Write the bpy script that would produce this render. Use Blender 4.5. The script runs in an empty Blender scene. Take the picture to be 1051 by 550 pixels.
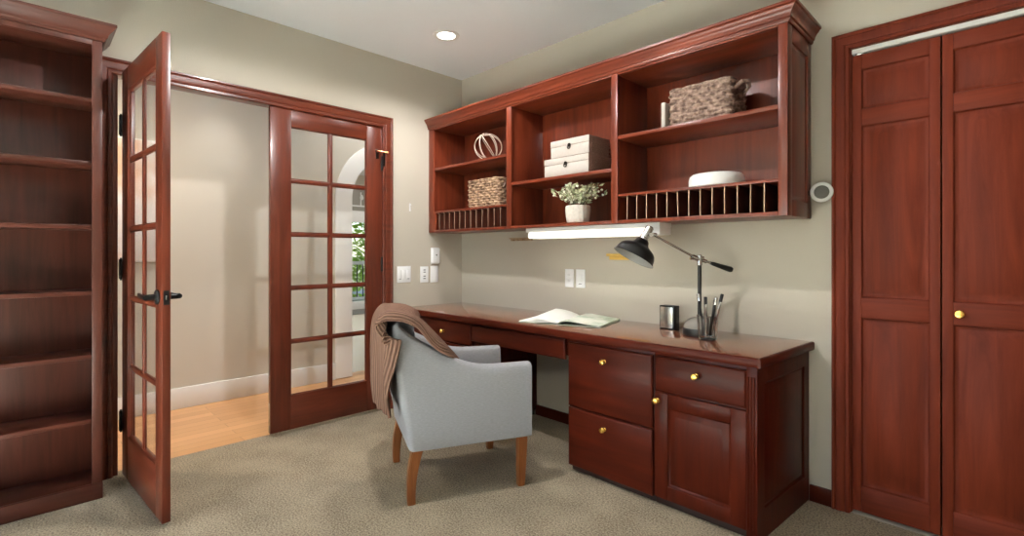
import bpy, bmesh, math, random
from mathutils import Vector, Matrix
random.seed(7)
SC = bpy.context.scene
COL = SC.collection
PI = math.pi
R = math.radians

# ------------------------------------------------------------------ materials
def lin(c):
    c /= 255.0
    return c / 12.92 if c <= 0.04045 else ((c + 0.055) / 1.055) ** 2.4
def rgb(r, g, b): return (lin(r), lin(g), lin(b), 1.0)

def new_mat(name):
    m = bpy.data.materials.new(name); m.use_nodes = True
    nt = m.node_tree
    return m, nt, nt.nodes['Principled BSDF']

def plain(name, col, rough=.5, metal=0., spec=.5, coat=0., bump=None, var=None):
    """col sRGB; bump=(scale,strength); var=(scale,amount)"""
    m, nt, b = new_mat(name)
    b.inputs['Base Color'].default_value = rgb(*col)
    b.inputs['Roughness'].default_value = rough
    b.inputs['Metallic'].default_value = metal
    b.inputs['Specular IOR Level'].default_value = spec
    b.inputs['Coat Weight'].default_value = coat
    b.inputs['Coat Roughness'].default_value = .1
    tc = nt.nodes.new('ShaderNodeTexCoord')
    if var:
        n = nt.nodes.new('ShaderNodeTexNoise'); n.inputs['Scale'].default_value = var[0]; n.inputs['Detail'].default_value = 5
        nt.links.new(tc.outputs['Object'], n.inputs['Vector'])
        mr = nt.nodes.new('ShaderNodeMapRange'); mr.inputs['To Min'].default_value = 1 - var[1]; mr.inputs['To Max'].default_value = 1 + var[1]
        mr.inputs['From Min'].default_value = .25; mr.inputs['From Max'].default_value = .75
        nt.links.new(n.outputs['Fac'], mr.inputs['Value'])
        mx = nt.nodes.new('ShaderNodeMix'); mx.data_type = 'RGBA'; mx.blend_type = 'MULTIPLY'; mx.inputs['Factor'].default_value = 1
        mx.inputs[6].default_value = rgb(*col)
        nt.links.new(mr.outputs['Result'], mx.inputs[7]); nt.links.new(mx.outputs[2], b.inputs['Base Color'])
    if bump:
        n = nt.nodes.new('ShaderNodeTexNoise'); n.inputs['Scale'].default_value = bump[0]; n.inputs['Detail'].default_value = 4
        nt.links.new(tc.outputs['Object'], n.inputs['Vector'])
        bp = nt.nodes.new('ShaderNodeBump'); bp.inputs['Strength'].default_value = bump[1]; bp.inputs['Distance'].default_value = .01
        nt.links.new(n.outputs['Fac'], bp.inputs['Height']); nt.links.new(bp.outputs['Normal'], b.inputs['Normal'])
    return m

def wood(name, dark, light, axis, rough=.3, coat=.12, gs=1.0, spec=.3):
    m, nt, b = new_mat(name)
    tc = nt.nodes.new('ShaderNodeTexCoord'); mp = nt.nodes.new('ShaderNodeMapping')
    sc = [14 * gs] * 3; sc['xyz'.index(axis)] = 1.1 * gs
    mp.inputs['Scale'].default_value = sc
    nt.links.new(tc.outputs['Object'], mp.inputs['Vector'])
    n = nt.nodes.new('ShaderNodeTexNoise'); n.inputs['Scale'].default_value = 1.6; n.inputs['Detail'].default_value = 8; n.inputs['Roughness'].default_value = .62
    n.inputs['Distortion'].default_value = .6
    nt.links.new(mp.outputs['Vector'], n.inputs['Vector'])
    n2 = nt.nodes.new('ShaderNodeTexNoise'); n2.inputs['Scale'].default_value = 2.2; n2.inputs['Detail'].default_value = 2
    nt.links.new(tc.outputs['Object'], n2.inputs['Vector'])
    ad = nt.nodes.new('ShaderNodeMath'); ad.operation = 'MULTIPLY_ADD'; ad.inputs[1].default_value = .35
    nt.links.new(n2.outputs['Fac'], ad.inputs[0]); nt.links.new(n.outputs['Fac'], ad.inputs[2])
    cr = nt.nodes.new('ShaderNodeValToRGB')
    cr.color_ramp.elements[0].position = .42; cr.color_ramp.elements[0].color = rgb(*dark)
    cr.color_ramp.elements[1].position = .92; cr.color_ramp.elements[1].color = rgb(*light)
    nt.links.new(ad.outputs[0], cr.inputs['Fac']); nt.links.new(cr.outputs['Color'], b.inputs['Base Color'])
    b.inputs['Roughness'].default_value = rough
    b.inputs['Specular IOR Level'].default_value = spec
    b.inputs['Coat Weight'].default_value = coat; b.inputs['Coat Roughness'].default_value = .12
    bp = nt.nodes.new('ShaderNodeBump'); bp.inputs['Strength'].default_value = .04; bp.inputs['Distance'].default_value = .004
    nt.links.new(n.outputs['Fac'], bp.inputs['Height']); nt.links.new(bp.outputs['Normal'], b.inputs['Normal'])
    return m

def emit(name, col, strength):
    m, nt, b = new_mat(name)
    b.inputs['Base Color'].default_value = rgb(*col)
    b.inputs['Emission Color'].default_value = rgb(*col); b.inputs['Emission Strength'].default_value = strength
    return m

def glass(name, tint=(253, 254, 254)):
    m = bpy.data.materials.new(name); m.use_nodes = True; nt = m.node_tree
    nt.nodes.remove(nt.nodes['Principled BSDF']); out = nt.nodes['Material Output']
    t = nt.nodes.new('ShaderNodeBsdfTransparent'); t.inputs['Color'].default_value = rgb(*tint)
    g = nt.nodes.new('ShaderNodeBsdfGlossy'); g.inputs['Roughness'].default_value = .02
    lw = nt.nodes.new('ShaderNodeLayerWeight'); lw.inputs['Blend'].default_value = .5
    pw = nt.nodes.new('ShaderNodeMath'); pw.operation = 'POWER'; pw.inputs[1].default_value = 5; nt.links.new(lw.outputs['Facing'], pw.inputs[0])
    f = nt.nodes.new('ShaderNodeMath'); f.operation = 'MULTIPLY_ADD'; f.inputs[1].default_value = .35; f.inputs[2].default_value = .02; nt.links.new(pw.outputs[0], f.inputs[0])
    mx = nt.nodes.new('ShaderNodeMixShader')
    nt.links.new(f.outputs[0], mx.inputs[0]); nt.links.new(t.outputs[0], mx.inputs[1]); nt.links.new(g.outputs[0], mx.inputs[2])
    nt.links.new(mx.outputs[0], out.inputs['Surface'])
    return m

CH_D, CH_L = (76, 29, 16), (122, 53, 32)
M = {}
for ax in 'xyz':
    M['ch' + ax] = wood('cherry_' + ax, CH_D, CH_L, ax)
    M['cl' + ax] = wood('closet_cherry_' + ax, (82, 28, 15), (116, 47, 27), ax, rough=.55, coat=0, spec=.15)
    M['dr' + ax] = wood('door_cherry_' + ax, (68, 29, 17), (106, 47, 30), ax)
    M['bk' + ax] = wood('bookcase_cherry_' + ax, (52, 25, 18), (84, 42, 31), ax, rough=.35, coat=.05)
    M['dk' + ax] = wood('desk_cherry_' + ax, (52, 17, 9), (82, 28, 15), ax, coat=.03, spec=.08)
M['top'] = wood('worktop_cherry', (100, 52, 32), (126, 70, 44), 'x', rough=.14, coat=1, spec=.5)
M['top'].node_tree.nodes['Principled BSDF'].inputs['Coat IOR'].default_value = 1.9
M['wall'] = plain('wall_paint', (179, 171, 157), .85, spec=.25, bump=(220, .12))
M['hallwall'] = plain('hall_paint', (202, 195, 182), .85, spec=.25, bump=(220, .1))
M['archpaint'] = plain('arch_paint', (240, 238, 234), .7)
M['ceil'] = plain('ceiling_paint', (238, 241, 245), .9, spec=.2, bump=(90, .1))
M['white'] = plain('white_paint', (232, 232, 230), .45)
M['plastic'] = plain('white_plastic', (236, 236, 236), .35)
M['slot'] = plain('dark_slot', (60, 60, 62), .5)
M['black'] = plain('black_metal', (22, 21, 21), .35, metal=.3)
M['blackp'] = plain('black_plastic', (18, 18, 19), .4)
M['bronze'] = plain('dark_bronze', (50, 44, 40), .28, metal=.85)
M['lining'] = plain('shade_lining', (138, 136, 132), .45)
M['domegrey'] = plain('dull_grey_metal', (126, 120, 112), .55, metal=.1)
M['chrome'] = plain('chrome', (196, 196, 196), .18, metal=1)
M['brass'] = plain('brass', (224, 176, 92), .22, metal=1)
M['copper'] = plain('copper_latch', (190, 120, 84), .3, metal=1)
M['glass'] = glass('pane_glass')
M['cupglass'] = plain('tumbler_glass', (244, 246, 244), .02)
M['cupglass'].node_tree.nodes['Principled BSDF'].inputs['Transmission Weight'].default_value = 1
M['cupglass'].node_tree.nodes['Principled BSDF'].inputs['IOR'].default_value = 1.4
M['fabric'] = plain('grey_linen', (150, 149, 152), .92, spec=.15, bump=(420, .35), var=(1, .13))
_nt = M['fabric'].node_tree
_mp = _nt.nodes.new('ShaderNodeMapping'); _mp.inputs['Scale'].default_value = (60, 60, 420)
_tc = [n for n in _nt.nodes if n.type == 'TEX_COORD'][0]; _nz = [n for n in _nt.nodes if n.type == 'TEX_NOISE' and n.inputs['Scale'].default_value == 1][0]
_nt.links.new(_tc.outputs['Object'], _mp.inputs['Vector']); _nt.links.new(_mp.outputs['Vector'], _nz.inputs['Vector'])
M['legwood'] = wood('oak_leg', (100, 54, 25), (146, 88, 46), 'z', rough=.4, coat=.1, gs=2)
M['paper'] = plain('paper', (238, 237, 230), .8)
M['boxface'] = plain('cream_lid_face', (172, 163, 155), .6, var=(60, .05), bump=(260, .1))
M['boxside'] = plain('woven_brown', (128, 96, 82), .8, var=(150, .3))
M['vase'] = plain('ribbed_stone', (205, 196, 186), .7, var=(60, .12))
M['bowl'] = plain('white_ceramic', (226, 224, 222), .35)
M['ledge'] = plain('yellow_wood', (210, 172, 88), .5, var=(30, .1))
M['ledge2'] = plain('pale_wood', (150, 122, 92), .5, var=(30, .1))
M['rings'] = plain('pale_metal_ring', (186, 168, 152), .45, metal=.2)
M['divface'] = M['bkz']
M['plydge'] = wood('divider_maple', (138, 112, 94), (170, 144, 124), 'z', rough=.7, coat=0, spec=.1)
M['tube'] = emit('fluorescent_diffuser', (255, 250, 238), 1.15)
M['canlens'] = emit('can_lens', (255, 248, 235), 9)
M['rail'] = plain('track_white', (226, 226, 224), .35)
M['toe'] = plain('toe_kick', (40, 20, 14), .6)
M['silver'] = plain('silver_face', (190, 190, 186), .25, metal=.9, var=(20, .25))
M['sensorface'] = plain('grille_grey', (98, 94, 88), .5)

def knit():
    m, nt, b = new_mat('brown_knit')
    b.inputs['Roughness'].default_value = .95; b.inputs['Specular IOR Level'].default_value = .1
    uv = nt.nodes.new('ShaderNodeUVMap'); uv.uv_map = 'UVMap'
    w = nt.nodes.new('ShaderNodeTexWave'); w.wave_type = 'BANDS'; w.bands_direction = 'X'; w.inputs['Scale'].default_value = 9; w.inputs['Distortion'].default_value = .6; w.inputs['Detail'].default_value = 1
    nt.links.new(uv.outputs['UV'], w.inputs['Vector'])
    cr = nt.nodes.new('ShaderNodeValToRGB'); cr.color_ramp.elements[0].color = rgb(88, 64, 53); cr.color_ramp.elements[1].color = rgb(134, 103, 88)
    nt.links.new(w.outputs['Fac'], cr.inputs['Fac']); nt.links.new(cr.outputs['Color'], b.inputs['Base Color'])
    bp = nt.nodes.new('ShaderNodeBump'); bp.inputs['Strength'].default_value = .7; bp.inputs['Distance'].default_value = .006
    nt.links.new(w.outputs['Fac'], bp.inputs['Height']); nt.links.new(bp.outputs['Normal'], b.inputs['Normal'])
    return m
M['knit'] = knit()

def carpet():
    m, nt, b = new_mat('carpet')
    tc = nt.nodes.new('ShaderNodeTexCoord')
    n = nt.nodes.new('ShaderNodeTexNoise'); n.inputs['Scale'].default_value = 130; n.inputs['Detail'].default_value = 3; n.inputs['Roughness'].default_value = .7
    n2 = nt.nodes.new('ShaderNodeTexNoise'); n2.inputs['Scale'].default_value = 5; n2.inputs['Detail'].default_value = 5
    for k in (n, n2): nt.links.new(tc.outputs['Object'], k.inputs['Vector'])
    ad = nt.nodes.new('ShaderNodeMath'); ad.operation = 'MULTIPLY_ADD'; ad.inputs[1].default_value = .22
    nt.links.new(n2.outputs['Fac'], ad.inputs[0]); nt.links.new(n.outputs['Fac'], ad.inputs[2])
    cr = nt.nodes.new('ShaderNodeValToRGB')
    cr.color_ramp.elements[0].position = .42; cr.color_ramp.elements[0].color = rgb(98, 87, 72)
    cr.color_ramp.elements[1].position = .80; cr.color_ramp.elements[1].color = rgb(188, 172, 148)
    nt.links.new(ad.outputs[0], cr.inputs['Fac']); nt.links.new(cr.outputs['Color'], b.inputs['Base Color'])
    b.inputs['Roughness'].default_value = 1; b.inputs['Specular IOR Level'].default_value = .05
    bp = nt.nodes.new('ShaderNodeBump'); bp.inputs['Strength'].default_value = .8; bp.inputs['Distance'].default_value = .012
    nt.links.new(n.outputs['Fac'], bp.inputs['Height']); nt.links.new(bp.outputs['Normal'], b.inputs['Normal'])
    return m
M['carpet'] = carpet()

def planks():
    m, nt, b = new_mat('honey_planks')
    tc = nt.nodes.new('ShaderNodeTexCoord'); mp = nt.nodes.new('ShaderNodeMapping'); mp.inputs['Rotation'].default_value = (0, 0, PI / 2)
    nt.links.new(tc.outputs['Object'], mp.inputs['Vector'])
    br = nt.nodes.new('ShaderNodeTexBrick'); br.inputs['Scale'].default_value = 1; br.inputs['Brick Width'].default_value = 1.1; br.inputs['Row Height'].default_value = .085
    br.inputs['Mortar Size'].default_value = .0012; br.inputs['Color1'].default_value = rgb(214, 164, 116); br.inputs['Color2'].default_value = rgb(192, 140, 92); br.inputs['Mortar'].default_value = rgb(140, 96, 60)
    nt.links.new(mp.outputs['Vector'], br.inputs['Vector'])
    nt.links.new(br.outputs['Color'], b.inputs['Base Color'])
    b.inputs['Roughness'].default_value = .3
    return m
M['planks'] = planks()

def weave_mat(name, c1, c2):
    m, nt, b = new_mat(name)
    tc = nt.nodes.new('ShaderNodeTexCoord'); n = nt.nodes.new('ShaderNodeTexNoise'); n.inputs['Scale'].default_value = 45; n.inputs['Detail'].default_value = 4
    nt.links.new(tc.outputs['Object'], n.inputs['Vector'])
    cr = nt.nodes.new('ShaderNodeValToRGB'); cr.color_ramp.elements[0].position = .35; cr.color_ramp.elements[0].color = rgb(*c1); cr.color_ramp.elements[1].position = .68; cr.color_ramp.elements[1].color = rgb(*c2)
    nt.links.new(n.outputs['Fac'], cr.inputs['Fac']); nt.links.new(cr.outputs['Color'], b.inputs['Base Color'])
    b.inputs['Roughness'].default_value = .75
    return m
M['weave'] = weave_mat('seagrass_weave', (82, 60, 50), (158, 132, 118))
M['weave2'] = weave_mat('seagrass_weave_tan', (96, 70, 52), (176, 144, 116))
M['leaf'] = weave_mat('sage_leaf', (140, 150, 108), (238, 236, 206))
M['petal'] = plain('cream_blossom', (244, 240, 222), .7)
M['twig'] = plain('twig', (92, 80, 56), .8)
M['hedge'] = weave_mat('hedge_leaf', (128, 180, 50), (214, 240, 116))
def page_mat():
    m, nt, b = new_mat('printed_page')
    tc = nt.nodes.new('ShaderNodeTexCoord'); n = nt.nodes.new('ShaderNodeTexNoise'); n.inputs['Scale'].default_value = 9; n.inputs['Detail'].default_value = 3
    nt.links.new(tc.outputs['Object'], n.inputs['Vector'])
    cr = nt.nodes.new('ShaderNodeValToRGB'); cr.color_ramp.elements[0].position = .4; cr.color_ramp.elements[0].color = rgb(176, 190, 166); cr.color_ramp.elements[1].position = .6; cr.color_ramp.elements[1].color = rgb(226, 228, 214)
    nt.links.new(n.outputs['Fac'], cr.inputs['Fac']); nt.links.new(cr.outputs['Color'], b.inputs['Base Color']); b.inputs['Roughness'].default_value = .5
    return m
M['page'] = page_mat()
def art_mat():
    m, nt, b = new_mat('pale_canvas')
    tc = nt.nodes.new('ShaderNodeTexCoord'); n = nt.nodes.new('ShaderNodeTexNoise'); n.inputs['Scale'].default_value = 2.4; n.inputs['Detail'].default_value = 3
    nt.links.new(tc.outputs['Object'], n.inputs['Vector'])
    cr = nt.nodes.new('ShaderNodeValToRGB'); cr.color_ramp.elements[0].position = .3; cr.color_ramp.elements[0].color = rgb(226, 176, 140); cr.color_ramp.elements[1].position = .5; cr.color_ramp.elements[1].color = rgb(240, 232, 226)
    nt.links.new(n.outputs['Fac'], cr.inputs['Fac']); nt.links.new(cr.outputs['Color'], b.inputs['Base Color']); b.inputs['Roughness'].default_value = .7
    return m
M['art'] = art_mat()

# ------------------------------------------------------------------ mesh helpers
def BM(): return bmesh.new()

def box(bm, x0, x1, y0, y1, z0, z1, bev=.002, seg=2):
    if x1 < x0: x0, x1 = x1, x0
    if y1 < y0: y0, y1 = y1, y0
    if z1 < z0: z0, z1 = z1, z0
    r = bmesh.ops.create_cube(bm, size=1)
    vs = r['verts']
    for v in vs:
        v.co = Vector((x0 + (v.co.x + .5) * (x1 - x0), y0 + (v.co.y + .5) * (y1 - y0), z0 + (v.co.z + .5) * (z1 - z0)))
    b = min(bev, .45 * min(x1 - x0, y1 - y0, z1 - z0))
    if b > 1e-5:
        es = list({e for v in vs for e in v.link_edges})
        bmesh.ops.bevel(bm, geom=es, offset=b, segments=seg, affect='EDGES', profile=.5)
    return bm

def B(*a, **k): return box(BM(), *a, **k)

def ring_loft(bm, rings, cap0=True, cap1=True, closed=True):
    """rings: list of equal-length lists of Vectors"""
    vr = [[bm.verts.new(p) for p in r] for r in rings]
    n = len(rings[0])
    for a, b in zip(vr, vr[1:]):
        for i in range(n if closed else n - 1):
            j = (i + 1) % n
            try: bm.faces.new((a[i], a[j], b[j], b[i]))
            except ValueError: pass
    if cap0: bm.faces.new(list(reversed(vr[0])))
    if cap1: bm.faces.new(vr[-1])
    return vr

def tube(bm, pts, rad, n=10, cap=True):
    """pts list of points; rad number or list"""
    pts = [Vector(p) for p in pts]
    rads = rad if isinstance(rad, (list, tuple)) else [rad] * len(pts)
    rings = []
    up = None
    for i, p in enumerate(pts):
        t = (pts[min(i + 1, len(pts) - 1)] - pts[max(i - 1, 0)]).normalized()
        if up is None:
            up = Vector((0, 0, 1)) if abs(t.z) < .9 else Vector((1, 0, 0))
        u = t.cross(up).normalized(); w = u.cross(t).normalized(); up = w
        rings.append([p + (u * math.cos(2 * PI * k / n) + w * math.sin(2 * PI * k / n)) * rads[i] for k in range(n)])
    ring_loft(bm, rings, cap, cap)
    return bm

def lathe(bm, prof, n=32, mat=None):
    """prof list of (r,z) around z axis; mat transforms"""
    mat = mat or Matrix()
    prev = None
    for r, z in prof:
        if r < 1e-6: cur = [bm.verts.new(mat @ Vector((0, 0, z)))]
        else: cur = [bm.verts.new(mat @ Vector((r * math.cos(2 * PI * k / n), r * math.sin(2 * PI * k / n), z))) for k in range(n)]
        if prev is not None:
            if len(prev) == 1 and len(cur) > 1:
                for k in range(n): bm.faces.new((prev[0], cur[k], cur[(k + 1) % n]))
            elif len(cur) == 1 and len(prev) > 1:
                for k in range(n): bm.faces.new((prev[k], cur[0], prev[(k + 1) % n]))
            elif len(cur) > 1:
                for k in range(n): bm.faces.new((prev[k], prev[(k + 1) % n], cur[(k + 1) % n], cur[k]))
        prev = cur
    return bm

def orient(p, d):
    """matrix placing local +z along d at p"""
    d = Vector(d).normalized()
    return Matrix.Translation(p) @ d.to_track_quat('Z', 'Y').to_matrix().to_4x4()

def sweep(bm, prof, path, normals_fn):
    """prof: list of (a,b); path pts; normals_fn(i)->(A,B) vectors for a and b at path point i"""
    rings = []
    for i, p in enumerate(path):
        A_, B_ = normals_fn(i)
        rings.append([Vector(p) + A_ * a + B_ * b for a, b in prof])
    ring_loft(bm, rings)
    return bm

def inv_of(parent):
    m = Matrix()
    while parent is not None:
        m = (Matrix.Translation(parent.location) @ parent.rotation_euler.to_matrix().to_4x4()) @ m
        parent = parent.parent
    return m.inverted()

def obj(name, bm, mat, parent=None, world=True, origin=None, angle=35, **props):
    """one mesh object; authored in world space unless world=False (parent space)"""
    bmesh.ops.recalc_face_normals(bm, faces=bm.faces)
    if parent is not None and world:
        bmesh.ops.transform(bm, matrix=inv_of(parent), verts=bm.verts)
    if parent is None and origin is not None:
        bmesh.ops.translate(bm, vec=-Vector(origin), verts=bm.verts)
    me = bpy.data.meshes.new(name)
    bm.to_mesh(me); bm.free()
    for p in me.polygons: p.use_smooth = True
    me.set_sharp_from_angle(angle=R(angle))
    for mm in (mat if isinstance(mat, (list, tuple)) else [mat]): me.materials.append(mm)
    o = bpy.data.objects.new(name, me); COL.objects.link(o)
    if parent is not None: o.parent = parent
    elif origin is not None: o.location = origin
    for k, v in props.items(): o[k] = v
    return o

def thing(name, label, cat, loc=(0, 0, 0), rz=0, group=None, kind=None):
    o = bpy.data.objects.new(name, None); COL.objects.link(o)
    o.empty_display_size = .1
    o.location = loc; o.rotation_euler = (0, 0, rz)
    o['label'] = label; o['category'] = cat
    if group: o['group'] = group
    if kind: o['kind'] = kind
    return o

def tag(o, label, cat, group=None, kind=None):
    o['label'] = label; o['category'] = cat
    if group: o['group'] = group
    if kind: o['kind'] = kind
    return o

def struct(name, bm, mat, label, cat):
    return tag(obj(name, bm, mat), label, cat, kind='structure')

def rect_path_face(bm, O, U, V, N, w, h, rings):
    """front face from nested rectangles; rings: (inset, depth along N)"""
    O, U, V, N = map(Vector, (O, U, V, N))
    rr = []
    for ins, d in rings:
        rr.append([O + U * ins + V * ins + N * d, O + U * (w - ins) + V * ins + N * d, O + U * (w - ins) + V * (h - ins) + N * d, O + U * ins + V * (h - ins) + N * d])
    ring_loft(bm, rr, cap0=True, cap1=True)
    return bm

RAISED = [(0, -.010), (0, .0), (.006, -.006), (.012, -.006), (.036, .001), (.040, .002)]

# ------------------------------------------------------------------ the room
H = 2.605
XR, YF = 4.5, -4.5        # far limits of the room behind the camera
OPL, OPR, OPT = -2.30, -0.735, 2.104    # french door opening in wall_left
CLX0, CLX1, CLT = 2.742, 3.375, 2.062    # closet opening in wall_back

struct('floor', B(-.06, XR, YF, 0, -.05, 0, bev=0), M['carpet'], 'grey beige cut pile carpet covering the study floor', 'carpet floor')
struct('ceiling', B(-.12, XR + .12, YF - .12, .12, H, H + .1, bev=0), M['ceil'], 'flat white study ceiling with one recessed light in view', 'ceiling')
bm = BM()
box(bm, -.12, 0, YF, OPL, 0, H, bev=0); box(bm, -.12, 0, OPR, .12, 0, H, bev=0); box(bm, -.12, 0, OPL, OPR, OPT, H, bev=0)
struct('wall_left', bm, M['wall'], 'greige wall around the French doors', 'wall')
bm = BM()
box(bm, 0, CLX0, 0, .12, 0, H, bev=0); box(bm, CLX1, XR, 0, .12, 0, H, bev=0); box(bm, CLX0, CLX1, 0, .12, CLT, H, bev=0)
box(bm, CLX0 - .10, CLX1 + .10, .6, .65, 0, H, bev=0); box(bm, CLX0 - .10, CLX0 - .05, .121, .6, 0, H, bev=0); box(bm, CLX1 + .05, CLX1 + .10, .121, .6, 0, H, bev=0); box(bm, CLX0 - .1, CLX1 + .1, .121, .65, H, H + .05, bev=0); box(bm, CLX0 - .1, CLX1 + .1, .001, .65, -.05, 0, bev=0)
struct('wall_back', bm, M['wall'], 'greige wall behind the built-in desk and closet', 'wall')
struct('wall_right', B(XR, XR + .12, YF, .12, 0, H, bev=0), M['wall'], 'greige study wall outside the picture beyond the closet', 'wall')
bm = BM()
WX0, WX1, WZ0, WZ1 = .40, 3.00, .05, 2.2
box(bm, -.12, WX0, YF - .12, YF, 0, H, bev=0); box(bm, WX1, XR + .12, YF - .12, YF, 0, H, bev=0)
box(bm, WX0, WX1, YF - .12, YF, 0, WZ0, bev=0); box(bm, WX0, WX1, YF - .12, YF, WZ1, H, bev=0)
struct('wall_front', bm, M['wall'], 'greige study wall with an added window behind the photographer', 'wall')
w = thing('added_window', 'added unseen white framed patio window that lets in fill daylight', 'window', (1.7, YF - .06, WZ0), kind='structure')  # unseen window added so daylight can fill the study
bm = BM()
for a in (WX0, WX1 - .05, 1.675): box(bm, a, a + .05, YF - .1, YF - .04, WZ0, WZ1)
for a in (WZ0, WZ1 - .05): box(bm, WX0, WX1, YF - .1, YF - .04, a, a + .05)
obj('window_frame', bm, M['white'], w)
obj('pane', B(WX0 + .04, WX1 - .04, YF - .075, YF - .069, WZ0 + .04, WZ1 - .04, bev=0), M['glass'], w)

# baseboards (cherry) on the back wall
bm = BM(); box(bm, .86, 1.62, -.016, 0, 0, .07); struct('baseboard_back', bm, M['dkx'], 'dark cherry baseboard in the knee space under the desk', 'baseboard')
bm = BM(); box(bm, 2.595, 2.69, -.016, 0, 0, .075); struct('baseboard_right', bm, M['dkx'], 'short dark cherry baseboard between desk end and closet trim', 'baseboard')
bm = BM(); box(bm, 0, .016, -.66, -.57, 0, .075); struct('baseboard_left', bm, M['dky'], 'short dark cherry baseboard between French door trim and desk', 'baseboard')

# casings: profile across width (a) and projection (b)
CAS = [(0, 0), (0, .012), (.006, .017), (.018, .017), (.022, .013), (.030, .018), (.044, .020), (.058, .022), (.062, .018), (.070, .024), (.078, .024), (.080, .020), (.080, 0)]
def casing(name, P, outn, mat, label, scale=1.):
    """P: path of 4 points (inner edge), outn: projection direction"""
    P = [Vector(p) for p in P]
    outn = Vector(outn)
    ctr = (P[1] + P[2]) / 2; hz = (P[2] - P[1]).normalized(); up = Vector((0, 0, 1))
    def nf(i):
        a = (-hz, -hz + up, hz + up, hz)[i]
        return a * scale, outn
    bm = BM(); sweep(bm, CAS, P, nf)
    return struct(name, bm, mat, label, 'door trim')
casing('trim_1', [(0, OPL, 0), (0, OPL, OPT - .028), (0, OPR - .012, OPT - .028), (0, OPR - .012, 0)], (1, 0, 0), M['dry'], 'cherry moulded casing around the French doors', 1.)
casing('trim_2', [(CLX0 + .012, 0, 0), (CLX0 + .012, 0, CLT), (CLX1 - .012, 0, CLT), (CLX1 - .012, 0, 0)], (0, -1, 0), M['clz'], 'cherry moulded casing around the bifold closet', .86)
bm = BM()
box(bm, -.12, -.002, OPL - .001, OPL + .022, 0, OPT); box(bm, -.12, -.002, OPR - .022, OPR + .001, 0, OPT); box(bm, -.12, -.002, OPL, OPR, OPT - .013, OPT + .001)
struct('trim_3', bm, M['drz'], 'cherry jamb lining the French door opening', 'door jamb')
bm = BM()
box(bm, CLX0 - .001, CLX0 + .016, .002, .12, 0, CLT); box(bm, CLX1 - .016, CLX1 + .001, .002, .12, 0, CLT); box(bm, CLX0, CLX1, .002, .12, CLT - .004, CLT + .001)
struct('trim_4', bm, M['clz'], 'cherry jamb lining the closet opening', 'door jamb')
t = thing('closet_track', 'white metal bifold track under the closet head trim', 'door track', (CLX0 + .02, .02, CLT - .03))
bm = BM(); box(bm, CLX0 + .017, CLX1 - .017, -.004, .04, CLT - .026, CLT - .005, bev=.003); obj('rail', bm, M['rail'], t)
obj('pivot_bracket', B(CLX0 + .03, CLX0 + .06, .0, .03, CLT - .034, CLT - .024), M['chrome'], t)

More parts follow.
